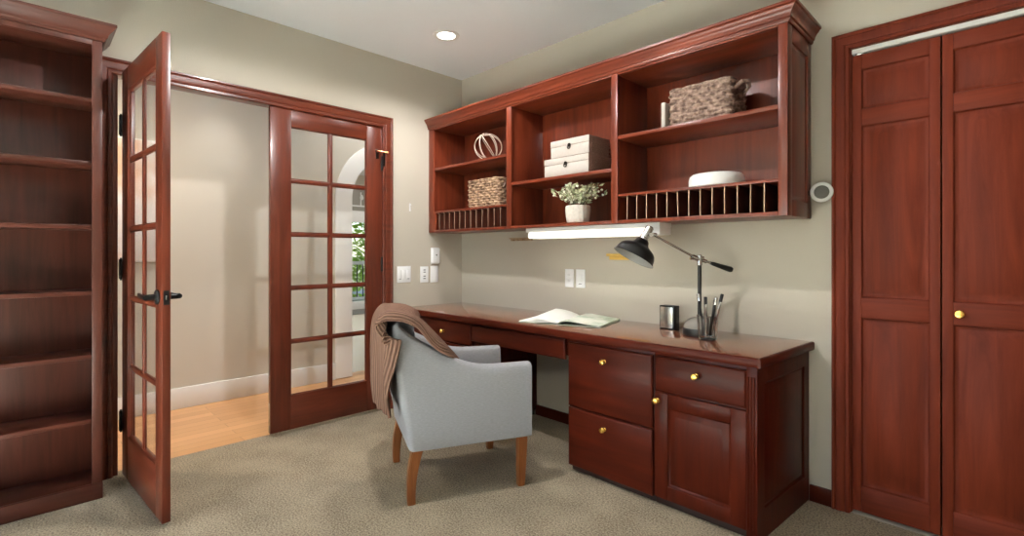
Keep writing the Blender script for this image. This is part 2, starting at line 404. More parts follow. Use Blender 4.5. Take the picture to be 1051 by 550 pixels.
# ------------------------------------------------------------------ french doors
DW, DH, DT = .77, 2.072, .035
SL, SR_ = .127, .106       # hinge stile and lock stile
def french_door(name, label, loc, rz, flip, lever, y0=0, y1=0, DW=.77, hs=.112, ls=.127):
    """local: hinge at origin, door spans +x (flip=1) or -x, thickness toward +y*0..; built centred on y"""
    root = thing(name, label, 'French door', loc, rz, kind='structure')
    f = flip
    X = lambda a: a * f
    glx0, glx1 = hs, DW - ls
    z0, z1 = .225, 1.955
    bm = BM(); box(bm, X(0), X(glx0), y0, y1, .008, DH); box(bm, X(glx1), X(DW), y0, y1, .008, DH)
    obj('stile', bm, M['drz'], root, world=False)
    bm = BM(); box(bm, X(glx0), X(glx1), y0, y1, .008, z0); obj('bottom_rail', bm, M['drx'], root, world=False)
    bm = BM(); box(bm, X(glx0), X(glx1), y0, y1, z1, DH); obj('top_rail', bm, M['drx'], root, world=False)
    bm = BM()
    mid = (glx0 + glx1) / 2
    zz = [z0 + (z1 - z0) * k / 5 for k in range(1, 5)]
    def bar(x0, x1, za, zb):
        box(bm, X(x0), X(x1), y0 + .0135, y1 - .0135, za, zb, bev=0)
        if x1 - x0 > zb - za: box(bm, X(x0), X(x1), y0 + .008, y1 - .008, za + .006, zb - .006, bev=.004)
        else: box(bm, X(x0 + .006), X(x1 - .006), y0 + .008, y1 - .008, za, zb, bev=.004)
    bar(mid - .017, mid + .017, z0, z1)
    for z in zz: bar(glx0, glx1, z - .016, z + .016)
    # glazing bead around the opening
    for a, b in ((glx0, glx0 + .005), (glx1 - .005, glx1)): box(bm, X(a), X(b), y0 + .009, y1 - .009, z0, z1, bev=.003)
    for a, b in ((z0, z0 + .005), (z1 - .005, z1)): box(bm, X(glx0), X(glx1), y0 + .009, y1 - .009, a, b, bev=.003)
    obj('muntins', bm, M['drz'], root, world=False)
    xs = [(glx0 + .002, mid - .012), (mid + .012, glx1 - .002)]
    zs = [z0 + .006] + zz + [z1 - .006]
    for (a, b) in xs:
        for k in range(5):
            obj('pane', B(X(a), X(b), (y0 + y1) / 2 - .002, (y0 + y1) / 2 + .002, zs[k] + .008, zs[k + 1] - .008, bev=0), M['glass'], root, world=False)
    for z in (.28, 1.06, 1.80):
        bm = BM(); ky = y1 + .006 if not lever else y0 - .004
        tube(bm, [(X(-.004), ky, z - .05), (X(-.004), ky, z + .05)], .0085, 10)
        tube(bm, [(X(-.004), ky, z - .058), (X(-.004), ky, z + .058)], .004, 8)
        box(bm, X(-.002), X(.0005), y0 + .002, y1, z - .048, z + .048, bev=0)
        if lever: box(bm, -.034, -.002, -.0035, -.0005, z - .048, z + .048, bev=0)
        obj('hinge', bm, M['black'], root, world=False, label='black butt hinge')
    if lever:
        zL = .955
        for s, yy in ((1, y1), (-1, y0)):
            bm = BM(); mt = orient((X(DW - .062), yy, zL), (0, s, 0)); lathe(bm, [(0, 0), (.032, 0), (.032, .006), (.027, .010), (.013, .012), (.012, .050), (0, .052)], 24, mt)
            tube(bm, [(X(DW - .05), yy + s * .045, zL), (X(DW - .085), yy + s * .048, zL), (X(DW - .14), yy + s * .046, zL + .001), (X(DW - .185), yy + s * .040, zL + .006)], [.011, .010, .009, .0075], 12)
            obj('lever_handle', bm, M['black'], root, world=False, label='black lever handle')
        bm = BM(); box(bm, X(DW - .0005), X(DW + .002), y0 + .005, y1 - .005, zL - .03, zL + .03, bev=.0005)
        lp = obj('latch_plate', bm, M['black'], root, world=False, label='black latch plate')
        obj('latch_bolt', B(X(DW), X(DW + .006), y0 + .012, y1 - .013, zL - .010, zL + .010, bev=.002), M['chrome'], lp, world=False, label='silver latch bolt')
    else:
        bm = BM(); box(bm, X(DW - .0005), X(DW + .002), y0 + .008, y1 - .008, .06, .20, bev=.0005)
        obj('flush_bolt', bm, M['chrome'], root, world=False, label='small silver flush bolt')
    return root
OPEN_ANG = math.atan2(.052, .733)
french_door('door_1', 'cherry French door standing open into the room beside the bookcase', (.046, OPL + .034, .012), OPEN_ANG, 1, True, 0, DT - .004, .724, .118, .100)
# closed leaf: local +x runs along -Y in the world from the right-hand jamb
french_door('door_2', 'closed cherry French door with ten glass panes left of the desk', (0, OPR - .022, .012), -PI / 2, 1, False, -DT, 0)
t = thing('security_latch', 'small copper swing latch high on the closed French door stile', 'latch', (0, -.765, 1.88))
bm = BM(); box(bm, .0, .004, -.80, -.775, 1.84, 1.91); obj('mounting_plate', bm, M['bronze'], t)
bm = BM(); tube(bm, [(.016, -.79, 1.895), (.026, -.76, 1.894), (.030, -.72, 1.893)], .0055, 10); lathe(bm, [(0, -.008), (.008, -.006), (.009, 0), (.008, .006), (0, .008)], 12, Matrix.Translation((.030, -.72, 1.893))); tube(bm, [(.002, -.79, 1.893), (.018, -.79, 1.895)], .006, 8)
obj('swing_arm', bm, M['copper'], t)
bm = BM(); box(bm, .020, .026, -.752, -.738, 1.79, 1.90, bev=.002); obj('keeper', bm, M['bronze'], t)

# ------------------------------------------------------------------ bifold closet doors
def bifold(name, label, x0, x1, knob):
    root = thing(name, label, 'closet door', (x0, .03, .012), 0, kind='structure')
    y0, y1 = .008, .04
    zb, zt = .014, 2.03
    st = .034
    pz = [(.125, .868), (.958, 1.715), (1.79, 1.965)]
    bm = BM(); box(bm, x0, x0 + st, y0, y1, zb, zt); box(bm, x1 - st, x1, y0, y1, zb, zt); obj('stile', bm, M['clz'], root)
    edges = [zb] + [v for p in pz for v in p] + [zt]
    bm = BM()
    for a, b in zip(edges[0::2], edges[1::2]): box(bm, x0 + st, x1 - st, y0, y1, a, b)
    obj('rail', bm, M['clx'], root)
    for a, b in pz:
        bm = BM()
        rect_path_face(bm, (x0 + st - .002, y0, a - .002), (1, 0, 0), (0, 0, 1), (0, -1, 0), x1 - x0 - 2 * st + .004, b - a + .004,
                       [(0, -.03), (0, -.001), (.006, -.012), (.014, -.015), (.020, -.014), (.044, -.003), (.047, -.001)])
        obj('raised_panel', bm, M['clz'], root)
    if knob:
        bm = BM(); lathe(bm, [(0, 0), (.012, 0), (.012, .003), (.006, .006), (.006, .014), (.015, .019), (.018, .026), (.014, .032), (0, .034)], 20, orient((x0 + .054, y0, .915), (0, -1, 0)))
        obj('knob', bm, M['brass'], root, label='round brass knob')
    return root
bifold('door_3', 'cherry bifold closet leaf without a knob beside the desk wall', CLX0 + .017, 3.058, False)
bifold('door_4', 'cherry bifold closet leaf with a brass knob', 3.063, CLX1 - .016, True)

# ------------------------------------------------------------------ crown moulding helper
def crown(bm, path, outs, prof):
    sweep(bm, prof, path, lambda i: (Vector(outs[i]), Vector((0, 0, 1))))
    return bm

# ------------------------------------------------------------------ bookcase on the left wall
t = thing('bookcase', 'tall dark cherry bookcase with empty shelves beside the open French door', 'bookcase', (.12, -2.82, 0))
bx, by1, by0 = .25, -2.362, -3.28
HB = 2.17
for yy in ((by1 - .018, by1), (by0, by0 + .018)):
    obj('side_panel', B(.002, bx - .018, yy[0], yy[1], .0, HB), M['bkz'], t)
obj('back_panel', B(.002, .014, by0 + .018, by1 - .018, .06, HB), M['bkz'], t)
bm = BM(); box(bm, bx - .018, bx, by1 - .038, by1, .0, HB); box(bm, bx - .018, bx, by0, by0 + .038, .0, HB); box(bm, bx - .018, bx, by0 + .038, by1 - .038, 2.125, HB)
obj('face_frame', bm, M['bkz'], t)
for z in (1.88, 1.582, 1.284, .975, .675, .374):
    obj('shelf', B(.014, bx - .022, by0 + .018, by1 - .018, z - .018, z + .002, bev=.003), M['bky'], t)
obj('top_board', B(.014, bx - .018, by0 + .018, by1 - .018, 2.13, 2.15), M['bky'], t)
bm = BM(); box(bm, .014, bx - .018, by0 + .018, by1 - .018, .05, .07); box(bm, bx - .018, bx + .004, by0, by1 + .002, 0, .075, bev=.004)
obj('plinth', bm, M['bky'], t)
CROWN = [(0, 0), (.008, 0), (.010, .010), (.018, .016), (.022, .030), (.034, .046), (.040, .052), (.044, .062), (.050, .066), (.050, .078), (0, .078)]
P = [(.0, by1, 2.150), (bx, by1, 2.150), (bx, by0, 2.150), (.0, by0, 2.150)]
bm = BM(); crown(bm, P, [(0, 1, 0), (1, 1, 0), (1, -1, 0), (0, -1, 0)], CROWN)
obj('crown_moulding', bm, M['bky'], t)
for z in (2.02, 1.74, 1.42, .82, .24):
    bm = BM(); lathe(bm, [(0, 0), (.003, 0), (.003, .006), (0, .006)], 8, orient((.19, by1 - .018, z), (0, -1, 0))); obj('shelf_pin', bm, M['chrome'], t)

# ------------------------------------------------------------------ wall cabinet over the desk
t = thing('wall_cabinet', 'open cherry wall cabinet with three bays and crown moulding above the desk', 'wall cabinet', (1.3, -.17, 1.31))
cy = -.335; CX1 = 2.598
BZ, BT = 1.314, 2.135
obj('bottom_board', B(.004, CX1 - .012, cy + .02, -.002, BZ + .002, BZ + .020), M['chx'], t)
obj('top_board', B(.004, CX1 - .012, cy + .02, -.002, 2.122, 2.14), M['chx'], t)
obj('back_panel', B(.004, CX1 - .012, -.012, -.001, BZ + .02, 2.122, bev=0), M['chz'], t)
obj('side_panel', B(.002, .05, cy + .02, -.002, BZ, 2.14), M['chz'], t)
# right end with a raised frame
bm = BM(); box(bm, CX1 - .038, CX1 - .010, cy + .02, -.002, BZ, 2.16)
for a, b in ((cy + .001, cy + .06), (-.055, -.001)): box(bm, CX1 - .010, CX1, a, b, BZ, 2.16)
for a, b in ((BZ, BZ + .07), (2.06, 2.16)): box(bm, CX1 - .010, CX1, cy + .06, -.055, a, b)
rect_path_face(bm, (CX1 - .004, cy + .058, BZ + .068), (0, 1, 0), (0, 0, 1), (1, 0, 0), -.053 - (cy + .058) , 2.062 - BZ - .068, [(0, -.012), (0, -.002), (.008, -.005), (.026, -.001), (.03, 0)])
obj('end_panel', bm, M['chz'], t)
divs = [(.888, .934), (1.717, 1.757)]
bays = [(.05, .888), (.934, 1.717), (1.757, CX1 - .038)]
for a, b in divs: obj('partition', B(a + .008, b - .008, cy + .02, -.012, BZ + .02, 2.122), M['chz'], t)
bm = BM()
for a, b in [(.002, .072), (.888, .934), (1.717, 1.757), (2.560, CX1)]: box(bm, a, b, cy, cy + .02, BZ, 2.16)
for a, b in [(.072, .888), (.934, 1.717), (1.757, 2.56)]:
    box(bm, a, b, cy, cy + .02, 2.118, 2.16); box(bm, a, b, cy, cy + .02, BZ, BZ + .018)
obj('face_frame', bm, M['chz'], t)
def shelf(x0, x1, z, th=.02): return obj('shelf', B(x0, x1, cy + .004, -.012, z - th, z, bev=.003), M['chx'], t)
shelf(.05, .896, 1.818); shelf(.926, 1.725, 1.620); shelf(1.749, 2.562, 1.790)
shelf(.05, .896, 1.480, .014); shelf(1.749, 2.562, 1.474, .014)
obj('mullion_strip', B(.05, .09, cy + .002, cy + .02, BZ, 1.48), M['chz'], t)
for n, x0, x1, z1 in ((12, .072, .888, 1.466), (13, 1.757, 2.56, 1.460)):
    for k in range(1, n + 1):
        x = x0 + (x1 - x0) * k / (n + 1)
        if n == 13 and k == 6:
            bm = B(x - .0025, x + .0025, cy + .006, -.02, BZ + .02, z1 - .001, bev=.0005)
            for v in bm.verts: v.co.x += -.005 * (v.co.z - BZ - .02) / .12 + .0025
        else: bm = B(x - .0025, x + .0025, cy + .006, -.02, BZ + .02, z1, bev=.0005)
        sd_ = obj('slot_divider', bm, [M['divface'], M['plydge']], t)
        for p in sd_.data.polygons:
            if p.normal.y < -.8: p.material_index = 1
CROWN2 = [(0, 0), (.006, 0), (.010, .006), (.010, .014), (.016, .018), (.018, .030), (.026, .044), (.034, .052), (.036, .058), (.043, .062), (.043, .074), (0, .074)]
bm = BM(); crown(bm, [(.002, cy, 2.128), (CX1, cy, 2.128), (CX1, -.001, 2.128)], [(0, -1, 0), (1, -1, 0), (1, 0, 0)], CROWN2)
obj('crown_moulding', bm, M['chx'], t)

# under cabinet fluorescent fixture
t = thing('under_cabinet_light', 'lit white fluorescent strip light under the wall cabinet', 'strip light', (1.45, -.24, 1.25))
obj('housing', B(1.03, 1.985, -.295, -.17, 1.288, 1.3135, bev=.003), M['plastic'], t)
obj('diffuser', B(1.045, 1.895, -.292, -.175, 1.247, 1.289, bev=.010, seg=3), M['tube'], t, label='glowing white diffuser')
obj('switch_box', B(1.896, 1.985, -.293, -.172, 1.250, 1.289, bev=.004), M['plastic'], t)

# ------------------------------------------------------------------ desk units
DF = -.56          # front plane of the drawer fronts
DZ = .700
def xend(y): return 2.591 + .066 * y   # the right end is slightly out of square
KNOB = [(0, 0), (.011, 0), (.011, .003), (.005, .006), (.005, .013), (.012, .017), (.0155, .024), (.012, .030), (0, .032)]
def knob(parent, x, z, y=DF):
    bm = BM(); lathe(bm, KNOB, 20, orient((x, y, z), (0, -1, 0)))
    return obj('knob', bm, M['brass'], parent, label='round brass knob')
def front(parent, name, x0, x1, z0, z1, mat='dkx'):
    bm = BM(); rect_path_face(bm, (x0, DF, z0), (1, 0, 0), (0, 0, 1), (0, -1, 0), x1 - x0, z1 - z0, [(0, -.019), (0, -.006), (.003, -.004), (.006, -.001), (.010, 0)])
    return obj(name, bm, M[mat], parent)

# worktop
bm = BM()
yf = -.575
prof = [(0, .703), (yf + .012, .703), (yf + .004, .708), (yf, .716), (yf, .730), (yf + .004, .738), (yf + .012, .742), (0, .742)]
ring_loft(bm, [[Vector((.002, y if y else -.001, z)) for y, z in prof], [Vector((xend(y) + .012, y if y else -.001, z)) for y, z in prof]])
wt = obj('worktop', bm, M['top'], None, origin=(1.3, -.28, .703))
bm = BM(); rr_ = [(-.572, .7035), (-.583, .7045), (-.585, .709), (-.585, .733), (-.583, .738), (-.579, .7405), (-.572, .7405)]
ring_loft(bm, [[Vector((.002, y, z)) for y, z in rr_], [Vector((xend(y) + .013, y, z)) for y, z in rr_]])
obj('shaded_edge', bm, M['dkx'], wt)  # same wood as the top; its shade is put into this darker colour
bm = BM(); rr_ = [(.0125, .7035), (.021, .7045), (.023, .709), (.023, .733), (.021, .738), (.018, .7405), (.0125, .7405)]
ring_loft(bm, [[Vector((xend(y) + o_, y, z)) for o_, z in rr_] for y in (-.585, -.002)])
obj('shaded_edge', bm, M['dky'], wt)  # right end too: shade of the edge painted as darker wood
tag(wt, 'long glossy cherry desk worktop running along the back wall', 'desktop')

t = thing('drawer_pedestal', 'cherry drawer pedestal at the far end of the desk behind the armchair', 'drawer unit', (.43, -.27, 0))
bm = BM(); box(bm, .004, .86, -.52, -.004, .035, .702); obj('carcass', bm, M['dkz'], t)
obj('toe_kick', B(.02, .85, -.50, -.02, 0, .036), M['toe'], t)
bm = BM(); box(bm, .004, .06, -.541, -.52, .035, .702); box(bm, .06, .86, -.541, -.52, .68, .702); box(bm, .80, .86, -.541, -.52, .035, .58); obj('face_frame', bm, M['dkz'], t)
for a, b, kz in ((.548, .69, .618), (.30, .54, .42), (.045, .292, .17)):
    d = front(t, 'drawer', .062, .785, a, b); knob(d, .50, kz)

t = thing('drawer_apron', 'wide shallow cherry drawer over the desk knee space', 'drawer', (1.2, -.3, .58))
bm = BM(); box(bm, .863, 1.592, -.53, -.45, .60, .702); obj('apron', bm, M['dkx'], t)
front(t, 'drawer', .79, 1.572, .582, .690)

t = thing('file_cabinet', 'cherry file cabinet with two deep drawers under the desk', 'file cabinet', (1.84, -.27, 0))
obj('carcass', B(1.594, 2.098, -.541, -.004, .035, .702), M['dkz'], t)
obj('toe_kick', B(1.605, 2.098, -.532, -.02, 0, .036), M['toe'], t)
for a, b, kz in ((.345, .682, .612), (.030, .337, .274)):
    d = front(t, 'drawer', 1.597, 2.093, a, b); knob(d, 1.83, kz)

t = thing('base_cabinet', 'cherry base cabinet with one drawer over a raised panel door at desk end', 'base cabinet', (2.33, -.27, 0))
bm = BM()
box(bm, 2.10, 2.535, -.541, -.004, .035, .702)
obj('carcass', bm, M['dkz'], t)
obj('toe_kick', B(2.10, 2.53, -.532, -.02, 0, .036), M['toe'], t)
d = front(t, 'drawer', 2.108, 2.512, .528, .682); knob(d, 2.305, .624)
dx0, dx1, dz0, dz1 = 2.108, 2.512, .04, .518
st = .062
bm = BM()
box(bm, dx0, dx0 + st, DF, DF + .019, dz0, dz1); box(bm, dx1 - st, dx1, DF, DF + .019, dz0, dz1)
box(bm, dx0 + st, dx1 - st, DF, DF + .019, dz0, dz0 + st); box(bm, dx0 + st, dx1 - st, DF, DF + .019, dz1 - st, dz1)
door = obj('door', bm, M['dkz'], t)
bm = BM(); rect_path_face(bm, (dx0 + st - .002, DF, dz0 + st - .002), (1, 0, 0), (0, 0, 1), (0, -1, 0), dx1 - dx0 - 2 * st + .004, dz1 - dz0 - 2 * st + .004,
                          [(0, -.018), (0, -.001), (.005, -.008), (.012, -.011), (.034, -.002), (.038, -.001)])
obj('raised_panel', bm, M['dkz'], door)
knob(door, 2.122, .482)
# end panel (slightly out of square, follows the worktop end)
bm = BM()
def eb(y0, y1, z0, z1, o0, o1):
    b2 = BM(); box(b2, 0, 1, y0, y1, z0, z1, bev=0)
    for v in b2.verts: v.co.x = xend(v.co.y) + (o0 if v.co.x < .5 else o1)
    me = bpy.data.meshes.new('tmp'); b2.to_mesh(me); b2.free(); bm.from_mesh(me); bpy.data.meshes.remove(me)
eb(-.541, -.003, .0, .702, -.02, -.010)
for a, b in ((-.553, -.492), (-.062, -.003)): eb(a, b, 0, .702, -.012, 0)
for a, b in ((0, .12), (.632, .702)): eb(-.492, -.062, a, b, -.012, 0)
rr = []
for ins, o in [(0, -.011), (0, -.003), (.006, -.007), (.014, -.008), (.034, -.003), (.038, -.002)]:
    y0, y1, z0, z1 = -.493 + ins, -.061 - ins, .119 + ins, .633 - ins
    rr.append([Vector((xend(y) + o, y, z)) for y, z in ((y0, z0), (y1, z0), (y1, z1), (y0, z1))])
ring_loft(bm, rr)
obj('end_panel', bm, M['dkz'], t, angle=20)
bm = BM(); box(bm, 2.512, xend(DF), DF + .002, -.541, 0, .702)
for k in range(3):
    x = 2.519 + k * .0115; tube(bm, [(x, DF + .002, .05), (x, DF + .002, .66)], .0042, 8)
obj('fluted_stile', bm, M['dkz'], t)

# ------------------------------------------------------------------ armchair
CO = Vector((1.335, -1.376, 0)); CF = Vector((.403, .915, 0)); CR = Vector((.915, -.403, 0))
ang = math.atan2(CF.y, CF.x)       # local +x = forward, local +y = left (= -right)
def CL(s, r, z): return Vector((s, -r, z))
chair = thing('armchair', 'pale grey upholstered armchair with wooden legs pulled up to the desk', 'armchair', CO, ang)
# U path of the outer shell, right arm front -> back -> left arm front
W_ = .55
def smooth(t): t = max(0, min(1, t)); return t * t * (3 - 2 * t)
path = []
NA, NC, NBk = 22, 8, 16
r0 = .015; RC = .028
for k in range(NA): path.append((.600 - (.600 - RC) * k / (NA - 1), r0))
for k in range(1, NC): a = PI / 2 * k / NC; path.append((RC - RC * math.sin(a), r0 - RC + RC * math.cos(a)))
for k in range(NBk + 1): path.append((0, r0 - RC - (W_ - 2 * RC) * k / NBk))
for k in range(1, NC): a = PI / 2 * k / NC; path.append((RC - RC * math.cos(a), r0 - W_ + RC - RC * math.sin(a)))
for k in range(NA): path.append((RC + (.600 - RC) * k / (NA - 1), r0 - W_))
def top_h(s):   # outline of arm into wing
    pts = [(-.05, .845), (0, .808), (.05, .765), (.10, .722), (.15, .684), (.20, .652), (.25, .630), (.30, .618), (.36, .612), (.62, .610)]
    if s <= pts[0][0]: return pts[0][1]
    for (a, x), (b, y) in zip(pts, pts[1:]):
        if s <= b: return x + (y - x) * (s - a) / (b - a)
    return pts[-1][1]
rings = []
for i, (s, r) in enumerate(path):
    a = Vector(path[max(i - 1, 0)]); b = Vector(path[min(i + 1, len(path) - 1)])
    tan = (b - a).normalized(); nin = Vector((-tan.y, tan.x))   # candidate inward normal
    ctr = Vector((.4, r0 - W_ / 2)) - Vector((s, r))
    if nin.dot(ctr) < 0: nin = -nin
    back = 1 - smooth((s - .0) / .28)          # 1 on the back
    bow = (1 - ((r - (r0 - W_ / 2)) / (W_ / 2)) ** 2) if s < .03 else 0
    tb = smooth(s / .06); htop = (.838 + .012 * bow) * (1 - tb) + top_h(s - .035) * tb
    th = .082 + .02 * back
    out = Vector((s, r))
    prof = []
    def lean(z): return (-.062 * smooth((z - .25) / .55) - .012 * smooth((z-.25)/.2)) * back
    hr = htop - .25
    rd = .03
    zs_out = [.25, .256] + [.25 + hr * q for q in (.15, .3, .45, .6, .75, .87)] + [htop - rd * .55, htop - rd * .2, htop]
    offs_out = [.004, 0] + [0] * 6 + [rd * .1, rd * .42, rd * .95]
    for z, o in zip(zs_out, offs_out):
        q = out + nin * o; prof.append(CL(q.x + lean(z) - .018 * bow * back * smooth((z - .25) / .4), q.y, z))
    for z, o in ((htop, th - rd * .95), (htop - rd * .2, th - rd * .42), (htop - rd * .55, th - rd * .1), (htop - rd * 1.4, th), (.25 + hr * .55, th + .01), (.36, th), (.25, th)):
        q = out + nin * o; prof.append(CL(q.x + lean(z) - .014 * bow * back * smooth((z - .25) / .4), q.y, z))
    rings.append(prof)
bm = BM(); ring_loft(bm, rings)
obj('shell', bm, M['fabric'], chair, world=False, angle=50)
bm = BM(); box(bm, .03, .595, .045, .49, .25, .345, bev=.008); obj('seat_base', bm, M['fabric'], chair, world=False)
bm = BM(); box(bm, .06, .60, .072, .463, .345, .455, bev=.035, seg=5); obj('seat_cushion', bm, M['fabric'], chair, world=False)
def leg(top, foot, bow, w0, w1):
    rings = []
    for k in range(9):
        u = k / 8
        c = top.lerp(foot, u); c.x += -bow * (u * u - u) * -1
        h = (w0 + (w1 - w0) * u) / 2
        rings.append([c + Vector((dx * h, dy * h, 0)) for dx, dy in ((-1, -1), (1, -1), (1, 1), (-1, 1))])
    bm = BM(); ring_loft(bm, rings)
    bmesh.ops.bevel(bm, geom=[e for e in bm.edges if abs((e.verts[0].co - e.verts[1].co).z) > .01], offset=.004, segments=2, affect='EDGES')
    return bm
for top, foot, bow in (((.045, -.010 + .035, .262), (.012, .02, .002), .05), ((.045, .51, .262), (.012, .52, .002), .05)):
    obj('leg', leg(Vector(top), Vector(foot), bow, .05, .036), M['legwood'], chair, world=False)
for y in (.02, .515):
    obj('leg', leg(Vector((.56, y, .262)), Vector((.553, y, .002)), 0, .045, .034), M['legwood'], chair, world=False)

# ------------------------------------------------------------------ throw blanket
ctl = [  # (s, r, z, halfwidth, fold amplitude)
    (-.066, -.225, .395, .17, .026), (-.078, -.205, .50, .20, .027), (-.088, -.195, .62, .225, .024), (-.096, -.18, .74, .25, .018), (-.099, -.175, .80, .258, .012), (-.084, -.17, .841, .26, .009),
    (-.045, -.16, .856, .25, .009), (.005, -.13, .842, .21, .011), (.05, -.105, .803, .165, .013), (.10, -.075, .750, .125, .014), (.16, -.078, .690, .092, .013), (.215, -.098, .636, .078, .011), (.26, -.125, .568, .07, .009), (.31, -.15, .495, .07, .006), (.35, -.17, .470, .07, .005)]
def cat(P, t):
    n = len(P) - 1; f = t * n; i = min(int(f), n - 1); u = f - i
    p0, p1, p2, p3 = P[max(i - 1, 0)], P[i], P[i + 1], P[min(i + 2, n)]
    return [.5 * (2 * b + (c - a) * u + (2 * a - 5 * b + 4 * c - d) * u * u + (3 * b - a - 3 * c + d) * u ** 3) for a, b, c, d in zip(p0, p1, p2, p3)]
NU, NV = 90, 56
bm = BM(); uvl = bm.loops.layers.uv.new('UVMap')
grid = []
for i in range(NU + 1):
    t_ = i / NU
    s, r, z, hw, am = cat(ctl, t_)
    s2, r2, z2, _, _ = cat(ctl, min(1, t_ + .01)); s1, r1, z1, _, _ = cat(ctl, max(0, t_ - .01))
    tan = Vector((s2 - s1, r2 - r1, z2 - z1)).normalized()
    rowdir = Vector((.12, 1, -.05)) if t_ > .45 else Vector((0, 1, 0))
    wd = (rowdir - tan * rowdir.dot(tan)).normalized()
    nrm = tan.cross(wd).normalized()
    if nrm.x > 0 and t_ < .3: nrm = -nrm
    if t_ >= .3 and nrm.z < 0: nrm = -nrm
    row = []
    for j in range(NV + 1):
        v = -1 + 2 * j / NV
        fold = am * .62 * (1.35 + math.sin(v * 6.2 + 1.2 * math.sin(t_ * 5)) + .45 * math.sin(v * 13 + t_ * 7)) + .006
        edge = smooth((abs(v) - .8) / .2)
        p = Vector((s, r, z)) + wd * (v * hw) + nrm * (fold * (1 - .5 * edge))
        if t_ < .12:   # uneven lower hem
            p.z += .05 * (v * .9 + .25 * math.sin(v * 5)) * (1 - t_ / .12)
        e = p.y - .0                                  # the near edge wraps around the corner of the chair back
        if e > 0:
            up = smooth((t_ - .26) / .12)
            p.y = .022 * (1 - math.exp(-e / .022)) + .006 * up + fold * .5
            p.z -= e * .85 * up
            p.x += e * .9 * (1 - up)
        row.append(bm.verts.new(CL(p.x, p.y, p.z)))
    grid.append(row)
for i in range(NU):
    for j in range(NV):
        f = bm.faces.new((grid[i][j], grid[i][j + 1], grid[i + 1][j + 1], grid[i + 1][j]))
        for l, (a, b) in zip(f.loops, ((i, j), (i, j + 1), (i + 1, j + 1), (i + 1, j))): l[uvl].uv = (b / NV, a / NU * 3)
bmesh.ops.transform(bm, matrix=Matrix.Translation(CO) @ Matrix.Rotation(ang, 4, 'Z'), verts=bm.verts)
th_ = obj('throw_blanket', bm, M['knit'], None, origin=CO + Vector((0, 0, .5)), angle=80)
tag(th_, 'brown ribbed knit throw draped over the back of the armchair', 'blanket')
md = th_.modifiers.new('thick', 'SOLIDIFY'); md.thickness = .010; md.offset = 1

# ------------------------------------------------------------------ desk lamp
lx, ly, lz = 2.153, -.20, .742
t = thing('desk_lamp', 'black and chrome balance arm task lamp on the desk', 'desk lamp', (lx, ly, lz))
bm = BM(); lathe(bm, [(0, 0), (.080, 0), (.082, .004), (.082, .034), (.080, .038), (0, .038)], 40, Matrix.Translation((lx, ly, lz))); obj('base', bm, M['blackp'], t)
bm = BM(); lathe(bm, [(.077, .037), (.075, .046), (.068, .064), (.050, .080), (.028, .089), (.012, .092), (.011, .10), (0, .10)], 40, Matrix.Translation((lx, ly, lz))); obj('base_dome', bm, M['domegrey'], t, label='dull grey domed weight')
zc = 1.128
bm = BM(); tube(bm, [(lx, ly, lz + .09), (lx, ly, zc - .03)], .0095, 16); obj('pole', bm, M['black'], t)
J = Vector((2.005, -.36, 1.246)); HN = Vector((2.278, -.068, 1.069)); d_ = (HN - J).normalized(); off = Vector((-.012, -.012, 0))
bm = BM(); lathe(bm, [(0, -.035), (.013, -.035), (.013, .012), (.009, .018), (0, .018)], 16, Matrix.Translation((lx, ly, zc)))
tube(bm, [(lx + .015, ly + .015, zc), (lx - .024, ly - .024, zc)], .009, 12); pc = Vector((lx, ly, zc)) + off
tube(bm, [pc - d_ * .022, pc + d_ * .022], .013, 14); tube(bm, [pc, pc + Vector((-.022, -.022, 0))], .008, 12)
obj('clamp', bm, M['chrome'], t, label='chrome pivot clamp')
arm0 = J + off; dh = (HN + off - pc).normalized(); arm1 = HN + off - dh * .11
# arm passes through the clamp
bm = BM(); tube(bm, [J + off, pc, arm1], .0055, 12); tube(bm, [pc + dh * .03, pc + dh * .055], .010, 12); obj('arm', bm, M['chrome'], t, label='chrome balance arm')
bm = BM(); tube(bm, [arm1 - dh * .005, arm1 + dh * .01, HN + off - dh * .01, HN + off], [.007, .010, .0155, .012], 14); obj('handle', bm, M['black'], t)
ax = Vector((-.30, -.40, -.87)).normalized()
neck = Vector((1.957, -.372, 1.255))
mt = orient(neck, ax)
bm = BM(); lathe(bm, [(0, -.038), (.016, -.038), (.021, -.032), (.021, .026), (.024, .030), (.024, .042), (0, .042)], 24, mt)
tube(bm, [J + off, J + off + (neck - J - off) * .6, neck + ax * .005], [.008, .009, .008], 10); lathe(bm, [(0, -.018), (.012, -.018), (.012, .018), (0, .018)], 14, orient(J + off, (0, 1, 0)))
obj('socket', bm, M['chrome'], t, label='chrome lamp socket')
bm = BM()
pr = [(.020, .034), (.028, .038), (.034, .046), (.038, .058), (.046, .068), (.062, .076), (.080, .086), (.092, .099), (.099, .116), (.102, .134), (.108, .144)]
lathe(bm, pr + [(r - .002, z - .0005) for r, z in reversed(pr)], 48, mt)
obj('shade', bm, M['black'], t)
bm = BM(); lathe(bm, [(r - .0025, z - .0005) for r, z in pr] + [(r - .004, z - .0008) for r, z in reversed(pr)], 48, mt)
obj('shade_lining', bm, M['lining'], t, label='pale grey lining of the shade')
bm = BM(); lathe(bm, [(0, .05), (.012, .05), (.014, .065), (.024, .082), (.026, .096), (.018, .110), (0, .116)], 20, mt); obj('bulb', bm, M['bowl'], t, label='white bulb, unlit')

